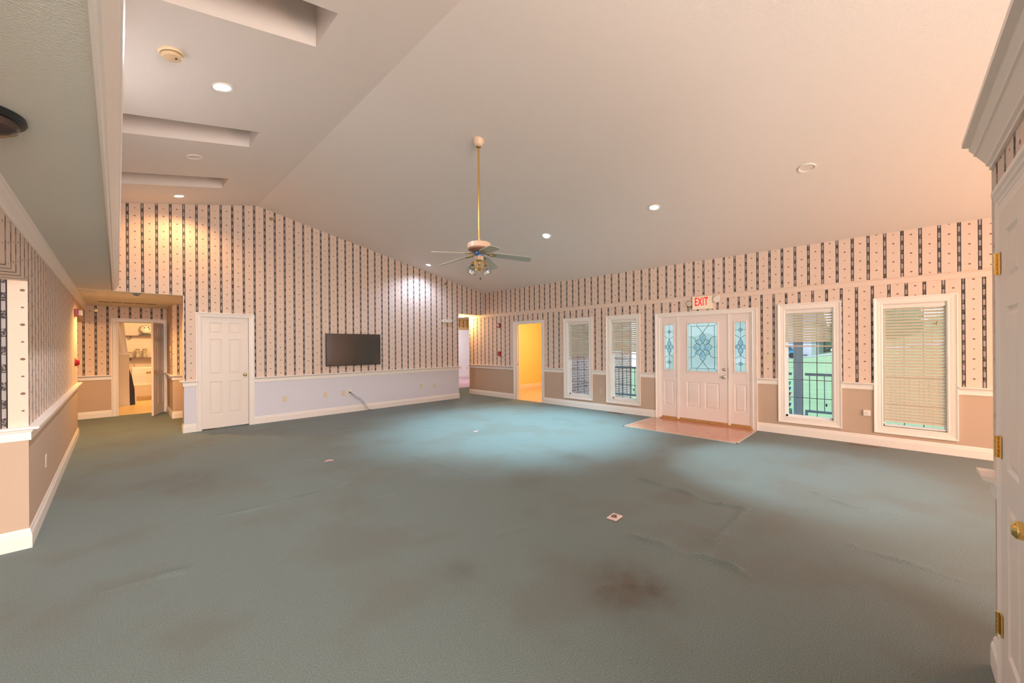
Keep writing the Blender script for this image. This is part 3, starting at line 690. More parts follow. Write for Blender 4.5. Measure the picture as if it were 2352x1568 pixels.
# ------------------------------------------------------------------ television and wiring
tv = thing('television', 'black flat screen television mounted on the striped wall', 'television', (3.79, YA, 1.055))
mb = MB(); mb.box(3.172, 4.412, YA-.075, YA-.03, 1.055, 1.765); mb.build('frame', BLACK, tv, bevel=.004)
mb = MB(); mb.box(3.182, 4.402, YA-.078, YA-.0745, 1.072, 1.755); mb.build('screen', SCREEN, tv)
mb = MB(); mb.box(3.5, 4.1, YA-.03, YA, 1.2, 1.6); mb.build('wall_mount', BLACK, tv)
mb = MB(); mb.box(3.76, 3.83, YA-.080, YA-.075, 1.048, 1.058); mb.build('badge', BLACK, tv)
def plate(x, z, label, group, m=IVORY, wall='A', name='wall_outlet', sockets=True, y=YA):
    if wall == 'A':
        r = thing(name, label, 'outlet', (x, y, z-.058), group)
        a = MB(); a.box(x-.036, x+.036, y-.006, y, z-.058, z+.058); a.build('cover_plate', m, r, bevel=.002)
        if sockets:
            a = MB()
            for q in (-.02, .02): a.box(x-.016, x+.016, y-.008, y-.0055, z+q-.014, z+q+.014)
            a.build('socket', m, r, bevel=.003)
    else:
        r = thing(name, label, 'outlet', (y, x, z-.058), group)
        a = MB(); a.box(y-.006, y, x-.036, x+.036, z-.058, z+.058); a.build('cover_plate', m, r, bevel=.002)
        if sockets:
            a = MB()
            for q in (-.02, .02): a.box(y-.008, y-.0055, x-.016, x+.016, z+q-.014, z+q+.014)
            a.build('socket', m, r, bevel=.003)
    return r
G = 'ivory wall plates below the television'
plate(2.385, .433, 'ivory outlet nearest the closet door on the television wall', G)
plate(3.18, .443, 'ivory outlet under the left edge of the television', G)
plate(3.560, .445, 'ivory outlet just left of the black cord plate', G)
plate(5.576, .430, 'ivory outlet left one of the pair near the side hall', G)
plate(5.985, .424, 'ivory outlet closest to the side hall opening', G)
plate(3.70, .445, 'white cable plate with the black cord under the television', 'white cable plates', WPLAS, name='cable_plate', sockets=False)
cb = MB()
cb.tube([(3.70, YA-.01, .455), (3.70, YA-.05, .45), (3.76, YA-.06, .40), (3.84, YA-.07, .33), (3.93, YA-.08, .28), (3.99, YA-.08, .20), (4.05, YA-.07, .12), (4.11, YA-.08, .02), (4.16, YA-.10, .006)], .0035, 7)
cb.tube([(3.70, YA-.01, .445), (3.70, YA-.055, .44), (3.75, YA-.06, .37), (3.82, YA-.07, .30), (3.91, YA-.08, .255), (3.97, YA-.08, .18), (4.02, YA-.07, .10), (4.06, YA-.09, .015), (4.10, YA-.12, .006), (4.17, YA-.13, .006)], .0035, 7)
cb.box(3.692, 3.708, YA-.03, YA-.008, .43, .465)
tag(recentre(cb.build('power_cord', BLACK, smooth=True)), 'black cord hanging from the white plate down to the carpet', 'cord')
ch = thing('door_chime', 'white box with cylindrical ends high on the television wall', 'chime', (6.40, YA, 2.12))
a = MB(); a.box(6.255, 6.53, YA-.045, YA, 2.125, 2.205); a.build('body', WPLAS, ch, bevel=.006)
for q0, q1 in ((6.225, 6.26), (6.525, 6.56)): a = MB(); a.box(q0, q1, YA-.03, YA, 2.135, 2.195); a.build('end_cap', WPLAS, ch, bevel=.004)
# wallpaper button near the ridge, hall sprinklers
def sidewall_sprinkler(p, d, label):
    r = thing('sprinkler_head', label, 'sprinkler', p, 'sidewall sprinkler heads')
    a = MB(); ax = 'Y'; a.lathe([(.036, 0), (.034, d*.006), (.016, d*.008), (.010, d*.03), (.010, d*.04)], p, 18, ax); a.build('escutcheon', DBRASS, r, smooth=True)
    a = MB(); a.lathe([(.022, d*.052), (.020, d*.055), (0.001, d*.056)], p, 12, ax); a.tube([(p[0]-.012, p[1]+d*.03, p[2]), (p[0]-.008, p[1]+d*.053, p[2])], .003, 6); a.tube([(p[0]+.012, p[1]+d*.03, p[2]), (p[0]+.008, p[1]+d*.053, p[2])], .003, 6); a.build('deflector', DBRASS, r)
sidewall_sprinkler((2.169, YA, 4.019), -1, 'dark sprinkler head high on the gable wall near the ridge')
sidewall_sprinkler((-.297, 12.1, 2.292), -1, 'small sprinkler head above the hall chair rail left of the pantry')
sidewall_sprinkler((6.36, YA, 3.19), -1, 'dark sprinkler head under the slope above the side hall end')

# ------------------------------------------------------------------ ceiling fan
FX, FY, FZ = 3.098, 3.589, 3.979
fan = thing('ceiling_fan', 'white and brass five blade fan on a long downrod', 'ceiling fan', (FX, FY, 2.36))
a = MB(); a.lathe([(.012, -.080), (.030, -.077), (.054, -.055), (.066, -.02), (.068, .018)], (FX, FY, FZ), 28); a.build('canopy', FANW, fan, smooth=True)
a = MB(); a.lathe([(.012, -.094), (.028, -.090), (.030, -.078), (.012, -.075)], (FX, FY, FZ), 20); a.build('canopy_collar', DBRASS, fan, smooth=True)
a = MB(); a.tube([(FX, FY, 3.88), (FX, FY, 2.735)], .0125, 14); a.build('downrod', BRASS, fan, smooth=True)
a = MB(); a.lathe([(.014, 2.775), (.020, 2.755), (.04, 2.745), (.115, 2.735), (.138, 2.722), (.142, 2.70), (.142, 2.668), (.136, 2.662), (.05, 2.66)], (FX, FY, 0), 36); a.build('motor_housing', FANW, fan, smooth=True)
a = MB(); a.lathe([(.136, 2.662), (.134, 2.645), (.085, 2.622), (.06, 2.618), (.058, 2.615)], (FX, FY, 0), 36)
a.build('vent_ring', mat('vent_ring', (.30, .15, .09), .5, noise=.8, nscale=55), fan, smooth=True, label='perforated brown underside of motor')
a = MB(); a.lathe([(.060, 2.622), (.062, 2.595), (.046, 2.585), (.044, 2.57)], (FX, FY, 0), 28); a.build('flywheel', mat('blue_hub', (.10, .25, .55), .2, .6), fan, smooth=True)
a = MB(); a.lathe([(.040, 2.575), (.052, 2.565), (.052, 2.528), (.046, 2.520)], (FX, FY, 0), 28); a.build('switch_housing', FANW, fan, smooth=True)
a = MB(); a.lathe([(.046, 2.522), (.040, 2.512), (.016, 2.500), (.011, 2.485), (.020, 2.470), (.011, 2.455), (.014, 2.44), (.026, 2.425), (.022, 2.41), (.008, 2.40), (.004, 2.39), (.0005, 2.388)], (FX, FY, 0), 20); a.build('light_kit_stem', BRASS, fan, smooth=True)
for k in range(5):
    an = radians(-42 - 72*k); dx, dy = cos(an), sin(an); px_, py_ = -dy, dx
    b = MB(); st = [(.155, .028), (.17, .050), (.22, .058), (.45, .060), (.58, .063), (.615, .055), (.63, .030)]
    zf = lambda r: 2.585 - (r-.15)*.115; pit = .23
    top = []; pts = [(r_, w_) for r_, w_ in st] + [(r_, -w_) for r_, w_ in st[::-1]]
    b.prism([(FX+dx*r_+px_*w_, FY+dy*r_+py_*w_, zf(r_)-w_*pit) for r_, w_ in pts], (0, 0, .006))
    fan_bl = b.build('fan_blade', BLADE, fan, bevel=.001)
    br = MB()
    for s_ in (-1, 1): br.tube([(FX+dx*.045, FY+dy*.045, 2.603), (FX+dx*.085+px_*.006*s_, FY+dy*.085+py_*.006*s_, 2.592), (FX+dx*.115+px_*.026*s_, FY+dy*.115+py_*.026*s_, 2.585), (FX+dx*.150+px_*.034*s_, FY+dy*.150+py_*.034*s_, 2.581-.034*s_*pit), (FX+dx*.19+px_*.018*s_, FY+dy*.19+py_*.018*s_, 2.577), (FX+dx*.205, FY+dy*.205, 2.575)], .0055, 7)
    br.tube([(FX+dx*.05, FY+dy*.05, 2.603), (FX+dx*.13, FY+dy*.13, 2.583)], .008, 7)
    br.build('blade_bracket', DBRASS, fan_bl, smooth=True)
for k in range(4):
    an = radians(49 + 45 + 90*k); dx, dy = cos(an), sin(an)
    m_ = MB(); m_.tube([(FX+dx*.018, FY+dy*.018, 2.435), (FX+dx*.035, FY+dy*.035, 2.405), (FX+dx*.055, FY+dy*.055, 2.405), (FX+dx*.068, FY+dy*.068, 2.44), (FX+dx*.070, FY+dy*.070, 2.475), (FX+dx*.082, FY+dy*.082, 2.492), (FX+dx*.096, FY+dy*.096, 2.482)], .0055, 8); arm = m_.build('light_arm', BRASS, fan, smooth=True)
    ax = Vector((dx*.42, dy*.42, -1)).normalized(); s0 = Vector((FX+dx*.092, FY+dy*.092, 2.487)); sd = ax.cross(Vector((-dy, dx, 0))); tn = Vector((-dy, dx, 0))
    def cone(prof, wav=0, n=24):
        mb = MB(); rr = []
        for h_, r_ in prof: rr.append([mb.b.verts.new(s0 + ax*(h_ + (wav*.004*cos(6*2*pi*q/n) if h_ > .115 else 0)) + (sd*cos(2*pi*q/n)+tn*sin(2*pi*q/n))*(r_*(1+(wav*.07*cos(6*2*pi*q/n) if h_ > .09 else 0)))) for q in range(n)])
        for A_, B_ in zip(rr, rr[1:]):
            for q in range(n): mb.b.faces.new((A_[q], A_[(q+1) % n], B_[(q+1) % n], B_[q]))
        return mb
    cone([(0, .004), (.004, .014), (.020, .020), (.038, .024), (.040, .031), (.046, .031), (.046, .020)]).build('socket_cup', BRASS, arm, smooth=True)
    cone([(.040, .026), (.055, .030), (.075, .043), (.10, .050), (.118, .052), (.128, .058), (.126, .056), (.10, .048), (.055, .028)], 1).build('glass_shade', CLEAR, arm, smooth=True)
    cone([(.040, .010), (.055, .013), (.075, .024), (.092, .026), (.105, .018), (.111, .003)]).build('bulb', CLEAR, arm, smooth=True)
a = MB(); a.tube([(FX-.008, FY+.008, 2.40), (FX-.008, FY+.008, 2.335)], .001, 5); a.tube([(FX+.009, FY-.009, 2.41), (FX+.009, FY-.009, 2.315)], .001, 5); a.build('pull_chain', DBRASS, fan)
a = MB(); a.lathe([(.001, 2.318), (.005, 2.312), (.009, 2.298), (.007, 2.286), (.001, 2.282)], (FX+.009, FY-.009, 0), 12); a.build('pull_fob', mat('dark_fob', (.05, .02, .015), .4), fan, smooth=True)

# ------------------------------------------------------------------ recessed lights
TR = atan(.2030); TLs = -atan(.2243)
def recessed(x, y, side, label, lens, power=0, col=COOL, r=.085, drop=0, ang=120, aim=(0, 0)):
    z = zr(x) if side == 'R' else (zl(x) if side == 'L' else 2.39)
    rot = (0, TR if side == 'R' else (TLs if side == 'L' else 0), 0)
    o = thing('recessed_light', label, 'ceiling light', (x, y, z), 'round recessed ceiling lights', rot=rot)
    a = MB(); a.lathe([(r*.72, .0), (r*.76, -.006), (r*.95, -.010), (r, -.006), (r, .0)], (0, 0, 0), 32); a.build('trim_ring', WPLAS, o, smooth=True)
    a = MB(); a.lathe([(0.001, -.002-drop), (r*.74, -.002-drop), (r*.74, -.0005)] if drop == 0 else [(0.001, -.006-drop), (r*.60, -.004-drop), (r*.64, -drop), (r*.64, -.0005)], (0, 0, 0), 32); a.build('lens', lens, o, smooth=True)
    if power: lamp('bulb_light', 'SPOT', (0, 0, -.03-drop), power, col, o, size=.05, rot=(aim[0], aim[1]-rot[1], 0), angle=ang, blend=.7)
    return o
recessed(.721, 4.518, 'L', 'lit cool white recessed light nearest the camera on the left slope', LENS_W, 115, (.88, .92, 1), ang=168)
recessed(.719, 6.434, 'L', 'unlit recessed light between the two lit ones on the left slope', LENS_OFF)
recessed(.729, 8.282, 'L', 'lit warm recessed light close to the striped gable wall', LENS_Y, 30, (1, .56, .24), ang=150)
recessed(5.457, 8.254, 'R', 'lit cool recessed light near the gable wall behind the fan', LENS_W, 42, (.62, .74, 1), ang=150)
recessed(5.513, 4.513, 'R', 'lit recessed light hanging slightly out of its hole', LENS_W, 620, (.50, .84, 1), r=.085, drop=.03, ang=84, aim=(.10, .08))
recessed(5.523, 2.487, 'R', 'lit glaring warm recessed light left of the unlit one', LENS_Y, 260, (.55, .86, 1), ang=46, aim=(-.43, 0))  # cool tilted beam added for a pale carpet pool; only the lens is warm
recessed(5.526, .697, 'R', 'unlit recessed light on the right slope nearest the camera', LENS_OFF)
recessed(.196, 9.601, 'F', 'small lit light flush in the hall ceiling', LENS_W, 85, (1, .56, .20), r=.095, ang=160)
hl = thing('ceiling_panel_light', 'bright flat light in the side hall ceiling', 'ceiling light', (7.42, 9.46, 2.36))
a = MB(); a.lathe([(.001, 2.352), (.10, 2.355), (.115, 2.37), (.115, 2.39)], (7.42, 9.46, 0), 24); a.build('diffuser', LENS_Y, hl, smooth=True)
lamp('side_hall_light', 'POINT', (0, 0, -.12), 16, (1, .62, .25), hl, size=.08)
# flush dark fixture at the left picture edge
fx = thing('flush_mount_light', 'dark bronze flush ceiling light cut by the left edge', 'ceiling light', (-.36, 2.50, 2.30))
a = MB(); a.lathe([(.115, 2.39), (.118, 2.372), (.112, 2.362), (.10, 2.36), (.10, 2.39)], (-.36, 2.46, 0), 36); a.build('rim', BLACK, fx, smooth=True)
a = MB(); a.lathe([(.100, 2.364), (.094, 2.335), (.070, 2.318), (.03, 2.308), (.001, 2.306)], (-.36, 2.46, 0), 36); a.build('smoked_bowl', mat('smoked_glass', (.05, .032, .025), .18), fx, smooth=True)
# smoke detector
sd_ = thing('smoke_detector', 'yellowed round smoke detector on the left slope', 'smoke detector', (.319, 4.131, zl(.319)), rot=(0, TLs, 0))
SDM = mat('yellowed_plastic', (.70, .50, .30), .5); SDM2 = mat('yellowed_light', (.82, .66, .44), .5)
a = MB(); a.lathe([(.082, 0), (.083, -.012), (.078, -.018), (.06, -.02)], (0, 0, 0), 28); a.build('base', SDM2, sd_, smooth=True)
a = MB(); a.lathe([(.070, -.018), (.070, -.030), (.060, -.045), (.03, -.052), (.001, -.053)], (0, 0, 0), 28); a.build('cover', SDM, sd_, smooth=True)
a = MB(); a.lathe([(.0715, -.020), (.0725, -.023), (.0715, -.026)], (0, 0, 0), 28); a.build('vent_slot', mat('slot_brown', (.30, .17, .08), .6), sd_)
a = MB(); a.lathe([(.009, -.050), (.007, -.058), (.001, -.059)], (.02, -.02, 0), 10); a.build('indicator_lamp', mat('indicator_dark', (.06, .03, .02), .4), sd_)

# ------------------------------------------------------------------ exit sign and emergency lights
es = thing('exit_sign', 'white exit sign with red letters above the front door', 'sign', (XB, 2.55, 2.135))
a = MB(); a.box(XB-.055, XB, 2.372, 2.715, 2.135, 2.372); a.build('housing', mat('sign_cream', (.82, .70, .54), .4, emis=(1, .78, .55), est=.06), es, bevel=.004)
cu = bpy.data.curves.new('exit_text', 'FONT'); cu.body = 'EXIT'; cu.size = .19; cu.extrude = .0015; cu.offset = .003; cu.align_x = 'CENTER'; cu.align_y = 'CENTER'; cu.space_character = 1.12
to = bpy.data.objects.new('exit_text', cu); S.collection.objects.link(to)
dg = bpy.context.evaluated_depsgraph_get(); dg.update()
tm = bpy.data.meshes.new_from_object(to.evaluated_get(dg)); bpy.data.objects.remove(to)
tm.transform(Matrix.Diagonal((.56, 1.12, 1, 1))); tm.materials.clear(); tm.materials.append(mat('sign_red', (.7, .01, .01), .5, emis=(1, .0, .01), est=.35))
tob = bpy.data.objects.new('lettering', tm); S.collection.objects.link(tob); tob.parent = es
tob.rotation_euler = (pi/2, 0, -pi/2); tob.location = (-.0575, .005, .132)
el = thing('emergency_light', 'round emergency lamp head beside the exit sign', 'emergency light', (XB, 2.29, 2.23))
a = MB(); a.lathe([(.02, -.03), (.048, -.035), (.056, -.05), (.058, -.085), (.052, -.09)], (XB, 2.285, 2.292), 26, 'X'); a.build('lamp_head', WPLAS, el, smooth=True)
a = MB(); a.lathe([(.001, -.082), (.045, -.084), (.051, -.089)], (XB, 2.285, 2.292), 24, 'X'); a.build('lamp_lens', mat('lens_grey', (.62, .58, .55), .15), el, smooth=True)
a = MB(); a.box(XB-.04, XB, 2.25, 2.32, 2.335, 2.365); a.build('bracket', WPLAS, el, bevel=.003)
eb = thing('emergency_light', 'plain emergency lamp head left of the exit sign', 'emergency light', (XB, 2.77, 2.15))
a = MB(); a.lathe([(.02, 0), (.040, -.015), (.048, -.045), (.044, -.05), (.001, -.049)], (XB, 2.775, 2.25), 24, 'X'); a.build('lamp_head', mat('beige_plastic', (.66, .55, .46), .45), eb, smooth=True)
a = MB(); a.box(XB-.03, XB, 2.735, 2.80, 2.175, 2.20); a.build('bracket', DBRASS, eb)

# ------------------------------------------------------------------ alarms, plates, registers
def strobeB(y, z, label):
    r = thing('fire_alarm_strobe', label, 'fire alarm', (XB, y, z-.06), 'red fire alarm strobes')
    a = MB(); a.box(XB-.045, XB, y-.05, y+.05, z-.062, z+.062); a.build('red_body', RED, r, bevel=.004)
    a = MB(); a.box(XB-.062, XB-.044, y-.022, y+.026, z-.035, z+.035); a.build('strobe_lens', WPLAS, r, bevel=.004, label='clear strobe window')
strobeB(8.055, 2.055, 'red strobe alarm on the window wall left of the yellow room')
r = thing('alarm_pull_station', 'red pull station on the window wall below the strobe', 'fire alarm', (XB, 8.05, 1.19), 'red alarm pull stations')
a = MB(); a.box(XB-.04, XB, 8.005, 8.095, 1.19, 1.31); a.build('red_body', RED, r, bevel=.006)
a = MB(); a.box(XB-.052, XB-.039, 8.02, 8.08, 1.235, 1.25); a.build('handle', mat('pale_red', (.6, .25, .25), .4), r)
XL = -.461
r = thing('fire_alarm_strobe', 'red strobe alarm at the far end of the left wall', 'fire alarm', (XL, 9.3, 1.99), 'red fire alarm strobes')
a = MB(); a.box(XL, XL+.045, 9.24, 9.36, 1.985, 2.115); a.build('red_body', RED, r, bevel=.004)
a = MB(); a.box(XL+.044, XL+.085, 9.26, 9.34, 2.01, 2.09); a.build('strobe_lens', WPLAS, r, bevel=.004)
r = thing('alarm_pull_station', 'red pull station at the far end of the left wall', 'fire alarm', (XL, 9.3, 1.20), 'red alarm pull stations')
a = MB(); a.lathe([(.060, 0), (.058, .02), (.045, .042), (.02, .055), (.001, .057)], (XL, 9.3, 1.26), 20, 'X', sx=.8, sy=1.05); a.build('red_body', RED, r, smooth=True)
a = MB(); a.box(XL+.055, XL+.065, 9.28, 9.32, 1.25, 1.265); a.build('handle', WPLAS, r)
plate(1.50, 1.245, 'ivory switch plate between front door and lawn window', 'ivory switch plates', wall='B', y=XB, name='switch_plate', sockets=False)
plate(4.744, .432, 'pale outlet between the two narrow windows', 'outlets under the windows', PAINTP := mat('painted_plate', (.60, .47, .38), .5), wall='B', y=XB)
pg = thing('plug_in_unit', 'white plug-in box low between the two right windows', 'plug-in', (XB, .28, .415))
a = MB(); a.box(XB-.032, XB, .245, .325, .42, .505); a.build('housing', WPLAS, pg, bevel=.006)
a = MB(); a.lathe([(.018, 0), (.016, -.004), (.001, -.004)], (XB-.032, .285, .465), 18, 'X'); a.build('button', mat('button_cream', (.78, .68, .55), .4), pg, smooth=True)
r = plate(5.6, .45, 'slim ivory outlet on the left hallway wall', 'outlets on left wall', mat('pale_plate', (.74, .64, .52), .5), wall='B', y=XL+.006)
tm_ = thing('thermostat', 'small thermostat cluster on the hall side wall', 'thermostat', (.83, 11.2, 1.3))
a = MB(); a.box(.812, .83, 11.15, 11.25, 1.40, 1.52); a.build('cover', mat('brassy_plate', (.70, .45, .15), .4), tm_, bevel=.003)
a = MB(); a.box(.822, .83, 11.16, 11.24, 1.26, 1.37); a.build('switch_plate', IVORY, tm_, bevel=.002)
# ceiling register and sensor in the hall
rg = thing('ceiling_register', 'long slotted air register in the hall ceiling', 'vent', (.18, 10.95, 2.385))
a = MB(); a.box(-.26, .62, 10.86, 11.04, 2.384, 2.39); a.build('frame', mat('register_tan', (.62, .50, .34), .5), rg)
a = MB()
for k in range(5): a.box(-.23+k*.168, -.23+k*.168+.150, 10.885, 11.015, 2.380, 2.3845)
a.build('slots', mat('register_dark', (.16, .10, .05), .6), rg)
sn_ = thing('motion_sensor', 'small black sensor hanging at the hall ceiling edge', 'sensor', (.239, 8.92, 2.33))
a = MB(); a.prism([(.19, 8.90, 2.39), (.29, 8.90, 2.39), (.275, 8.90, 2.352), (.205, 8.90, 2.352)], (0, .05, 0)); a.build('body', BLACK, sn_)
a = MB(); a.lathe([(.018, 2.352), (.012, 2.344), (.001, 2.342)], (.24, 8.925, 0), 12); a.build('lens', BLACK, sn_, smooth=True)
def freg(x, y, ly, label):
    r = thing('floor_register', label, 'vent', (x, y, 0), 'floor registers along the window wall')
    a = MB(); a.box(x-.055, x+.055, y-ly/2, y+ly/2, .001, .008); a.build('frame', mat('register_brown', (.20, .13, .09), .5), r)
    a = MB(); n = int(ly/.022)
    for k in range(n): a.box(x-.042, x+.042, y-ly/2+.012+k*.022, y-ly/2+.022+k*.022, .0075, .0095)
    a.build('slots', BLACK, r)
freg(7.58, .315, .32, 'dark floor register under the rightmost windows')
freg(7.58, 4.30, .30, 'brown floor register near the second narrow window')

# ------------------------------------------------------------------ floor box cover and scraps
fb = thing('floor_box', 'square pale cover plate with a black logo mark on the carpet', 'floor box', (2.99, 1.715, 0), rot=(0, 0, .04))
a = MB(); a.box(-.062, .062, -.045, .045, .002, .012); a.build('cover_plate', mat('box_pink', (.78, .60, .55), .45), fb, bevel=.003)
a = MB()
a.tube([(-.030, .012, .0135), (-.018, .020, .0135), (-.006, .012, .0135), (.006, .022, .0135), (.020, .012, .0135), (.026, -.004, .0135)], .0045, 6)
a.tube([(-.028, -.006, .0135), (-.012, -.002, .0135), (.004, -.010, .0135), (.016, -.004, .0135)], .0045, 6); a.tube([(-.020, -.020, .0135), (-.006, -.016, .0135)], .004, 6)
a.build('black_mark', mat('mark_brown', (.035, .01, .01), .5), fb)
sc = mat('scrap_pink', (.75, .45, .38), .7)
for (x, y), lab in (((1.93, 5.25), 'small pink scrap lying left on the carpet'), ((4.34, 5.15), 'tiny pink scrap lying toward the side hall')):
    a = MB(); a.prism([(x-.06, y-.015, .003), (x-.01, y+.03, .003), (x+.055, y+.012, .003), (x+.03, y-.025, .003)], (0, 0, .004)); a.prism([(x+.02, y-.05, .003), (x+.05, y-.04, .003), (x+.04, y-.025, .003)], (0, 0, .004))
    tag(recentre(a.build('carpet_scrap', sc)), lab, 'scrap', 'pink scraps on the carpet')

# ------------------------------------------------------------------ side hall and far white room
HW = mat('far_room_white', (.84, .78, .78), .8); PINK = mat('pink_carpet', (.55, .36, .38), .9, noise=.15, nscale=200)
w = MB(); w.box(6.5, 6.6, 8.995, 10.9, 0, 2.39)
w.box(6.5, 13, 10.9, 11.02, 2.05, 2.39); w.box(6.5, 7.4, 10.9, 11.02, 0, 2.05); w.box(12.2, 13, 10.9, 11.02, 0, 2.05); w.box(12.9, 13, 9.17, 10.9, 0, 2.39)
struct('wall_side_hall', w, wallpaper('wallpaper_side_hall', 8.30, 9.0), 'wallpapered header above the opening to the white room')
mb = MB(); mb.box(7.3, 12.3, 10.885, 10.90, 2.04, 2.13)
struct('trim_12', mb, TRIM, 'white head casing of the far room opening', 'trim')
w = MB(); w.box(7, 15, 14.4, 14.5, 0, 2.5); w.box(6.9, 7, 11.02, 14.5, 0, 2.5); w.box(15, 15.1, 11.02, 14.5, 0, 2.5); w.box(7, 15, 11.02, 14.5, 2.42, 2.5)
struct('wall_far_room', w, HW, 'plain white wall of the far room beyond the side hall')
w = MB(); w.box(7, 15, 10.9, 14.4, -.05, 0); struct('floor_far_room', w, PINK, 'pink floor of the far white room', 'floor')
mould('baseboard_far_room', BASE, [[(15, 14.4), (7, 14.4)]], 'white baseboard of the far white room', cat='baseboard')
for x, z, lb in ((11.27, .44, 'left of two outlets on the far white wall'), (11.62, .43, 'right of two outlets on the far white wall')):
    plate(x, z, lb, 'outlets on the far white wall', y=14.4)

# ------------------------------------------------------------------ yellow room
w = MB(); w.box(7.83, 11.85, 9.05, 9.17, 0, 2.5); w.box(11.73, 11.85, 6.30, 9.05, 0, 2.5); w.box(7.83, 11.85, 6.22, 6.30, 0, 2.5)
struct('wall_yellow_room', w, YELLOW, 'bright yellow painted wall seen through the cased doorway')
w = MB(); w.box(7.826, 11.85, 6.22, 9.17, 2.42, 2.5); struct('ceiling_yellow_room', w, mat('yellow_room_ceiling', (.9, .85, .78), .8), 'white ceiling of the yellow room', 'ceiling')
def plank_mat(name, c1, c2, sc=3):
    m = bpy.data.materials.new(name); m.use_nodes = True; nt = m.node_tree; p = nt.nodes['Principled BSDF']
    tcn = nt.nodes.new('ShaderNodeTexCoord'); mp = nt.nodes.new('ShaderNodeMapping'); mp.inputs['Scale'].default_value = (1.2, 12, 1); w_ = nt.nodes.new('ShaderNodeTexNoise'); w_.inputs['Scale'].default_value = sc
    L(nt, tcn.outputs['Object'], mp.inputs[0]); L(nt, mp.outputs[0], w_.inputs['Vector']); g = NG(nt); L(nt, g.mix(w_.outputs[0], c1, c2), p.inputs['Base Color']); p.inputs['Roughness'].default_value = .35; return m
w = MB(); w.box(7.70, 11.85, 6.22, 9.17, -.03, .002)
struct('floor_yellow_room', w, plank_mat('peach_planks', (.55, .33, .20), (.85, .62, .45)), 'peach wood plank floor of the yellow room', 'floor')
mould('baseboard_yellow_room', BASE, [[(11.73, 9.05), (7.84, 9.05)]], 'white baseboard along the yellow wall', cat='baseboard')
plate(10.58, .37, 'ivory outlet low on the yellow wall', 'outlet on yellow wall', y=9.05)

# ------------------------------------------------------------------ pantry beyond the hall
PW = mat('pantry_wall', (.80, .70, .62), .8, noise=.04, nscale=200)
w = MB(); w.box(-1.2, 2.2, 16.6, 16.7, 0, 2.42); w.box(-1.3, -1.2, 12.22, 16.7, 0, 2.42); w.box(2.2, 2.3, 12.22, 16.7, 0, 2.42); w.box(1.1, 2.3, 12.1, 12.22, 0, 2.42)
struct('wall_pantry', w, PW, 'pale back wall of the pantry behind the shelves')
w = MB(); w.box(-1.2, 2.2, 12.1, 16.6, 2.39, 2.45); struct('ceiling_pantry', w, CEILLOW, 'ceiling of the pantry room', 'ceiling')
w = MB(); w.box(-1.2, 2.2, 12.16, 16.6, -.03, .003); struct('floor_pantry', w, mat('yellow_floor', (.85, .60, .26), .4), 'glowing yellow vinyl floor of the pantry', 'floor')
pt = thing('partition_wall', 'waist high white partition with a cap inside the pantry', 'partition', (-.4, 13.95, 0))
a = MB(); a.box(-1.2, .235, 13.95, 14.07, .003, 1.31); a.build('panel', mat('partition_cream', (.80, .72, .62), .6), pt)
a = MB(); a.box(-1.2, .26, 13.92, 14.10, 1.31, 1.35); a.build('cap', WPLAS, pt, bevel=.005)
cl = MB(); n = 28
prev = None
rows = []
for q in range(9):
    z = 1.352 + q*(2.38-1.352)/8; xr_ = .215 - .085*(q/8)**.8 - (.02 if q == 7 else 0); row = []
    for k in range(n+1):
        t = k/n; row.append((-.9 + t*(xr_+.9), 14.0+.014*sin(t*60+q*.4), z))
    rows.append(row)
vs = [[cl.b.verts.new(p) for p in row] for row in rows]; vs2 = [[cl.b.verts.new((p[0], p[1]+.008, p[2])) for p in row] for row in rows]
for A_, B_ in zip(vs, vs[1:]):
    for k in range(n): cl.b.faces.new((A_[k], A_[k+1], B_[k+1], B_[k]))
for A_, B_ in zip(vs2, vs2[1:]):
    for k in range(n): cl.b.faces.new((A_[k], A_[k+1], B_[k+1], B_[k]))
for A_, B_, C_, D_ in zip(vs, vs[1:], vs2, vs2[1:]): cl.b.faces.new((A_[n], B_[n], D_[n], C_[n]))
tag(recentre(cl.build('curtain', mat('white_cloth', (.86, .80, .74), .8), smooth=True)), 'white hanging cloth rising above the pantry partition', 'curtain')
SH = mat('dark_shelf', (.16, .07, .05), .5)
for z, lb in ((1.855, 'upper dark shelf on the pantry wall'), (1.185, 'lower dark shelf on the pantry wall holding jars')):
    r = thing('wall_shelf', lb, 'shelf', (.8, 16.5, z-.02), 'dark shelves on the pantry wall')
    a = MB(); a.box(.12, 2.2, 16.32, 16.6, z-.02, z); a.build('board', SH, r)
    for x in (.3, 1.2): a = MB(); a.box(x, x+.02, 16.42, 16.6, z-.10, z-.02); a.build('bracket', SH, r)
for x, lb in ((.30, 'small clear jar at the left end of the lower shelf'), (.46, 'hourglass shaped glass jar in the middle of lower shelf'), (.62, 'hourglass shaped glass jar nearest the open door')):
    r = thing('glass_jar', lb, 'jar', (x, 16.42, 1.185), 'glass jars on the lower pantry shelf'); h = .17 if x < .35 else .27
    a = MB(); a.lathe([(.050, 0), (.058, .02), (.055, h*.35), (.038, h*.5), (.052, h*.65), (.055, h*.86), (.045, h*.9)], (x, 16.42, 1.185), 20); a.build('glass_body', mat('jar_glass', (.45, .40, .32), .1, spec=.8), r, smooth=True)
    a = MB(); a.lathe([(.048, h*.9), (.050, h*.98), (.02, h), (.001, h)], (x, 16.42, 1.185), 20); a.build('lid', DBRASS, r, smooth=True)
bk = MB(); bk.box(.50, .86, 16.38, 16.55, 1.857, 1.905); tag(recentre(bk.build('storage_box', BLACK, bevel=.01)), 'flat black case on the upper pantry shelf', 'box')
ty = thing('plush_toy', 'white plush snowman toy with orange nose on the upper shelf', 'toy', (.66, 16.44, 1.906)); TW = mat('plush_white', (.85, .80, .76), .95)
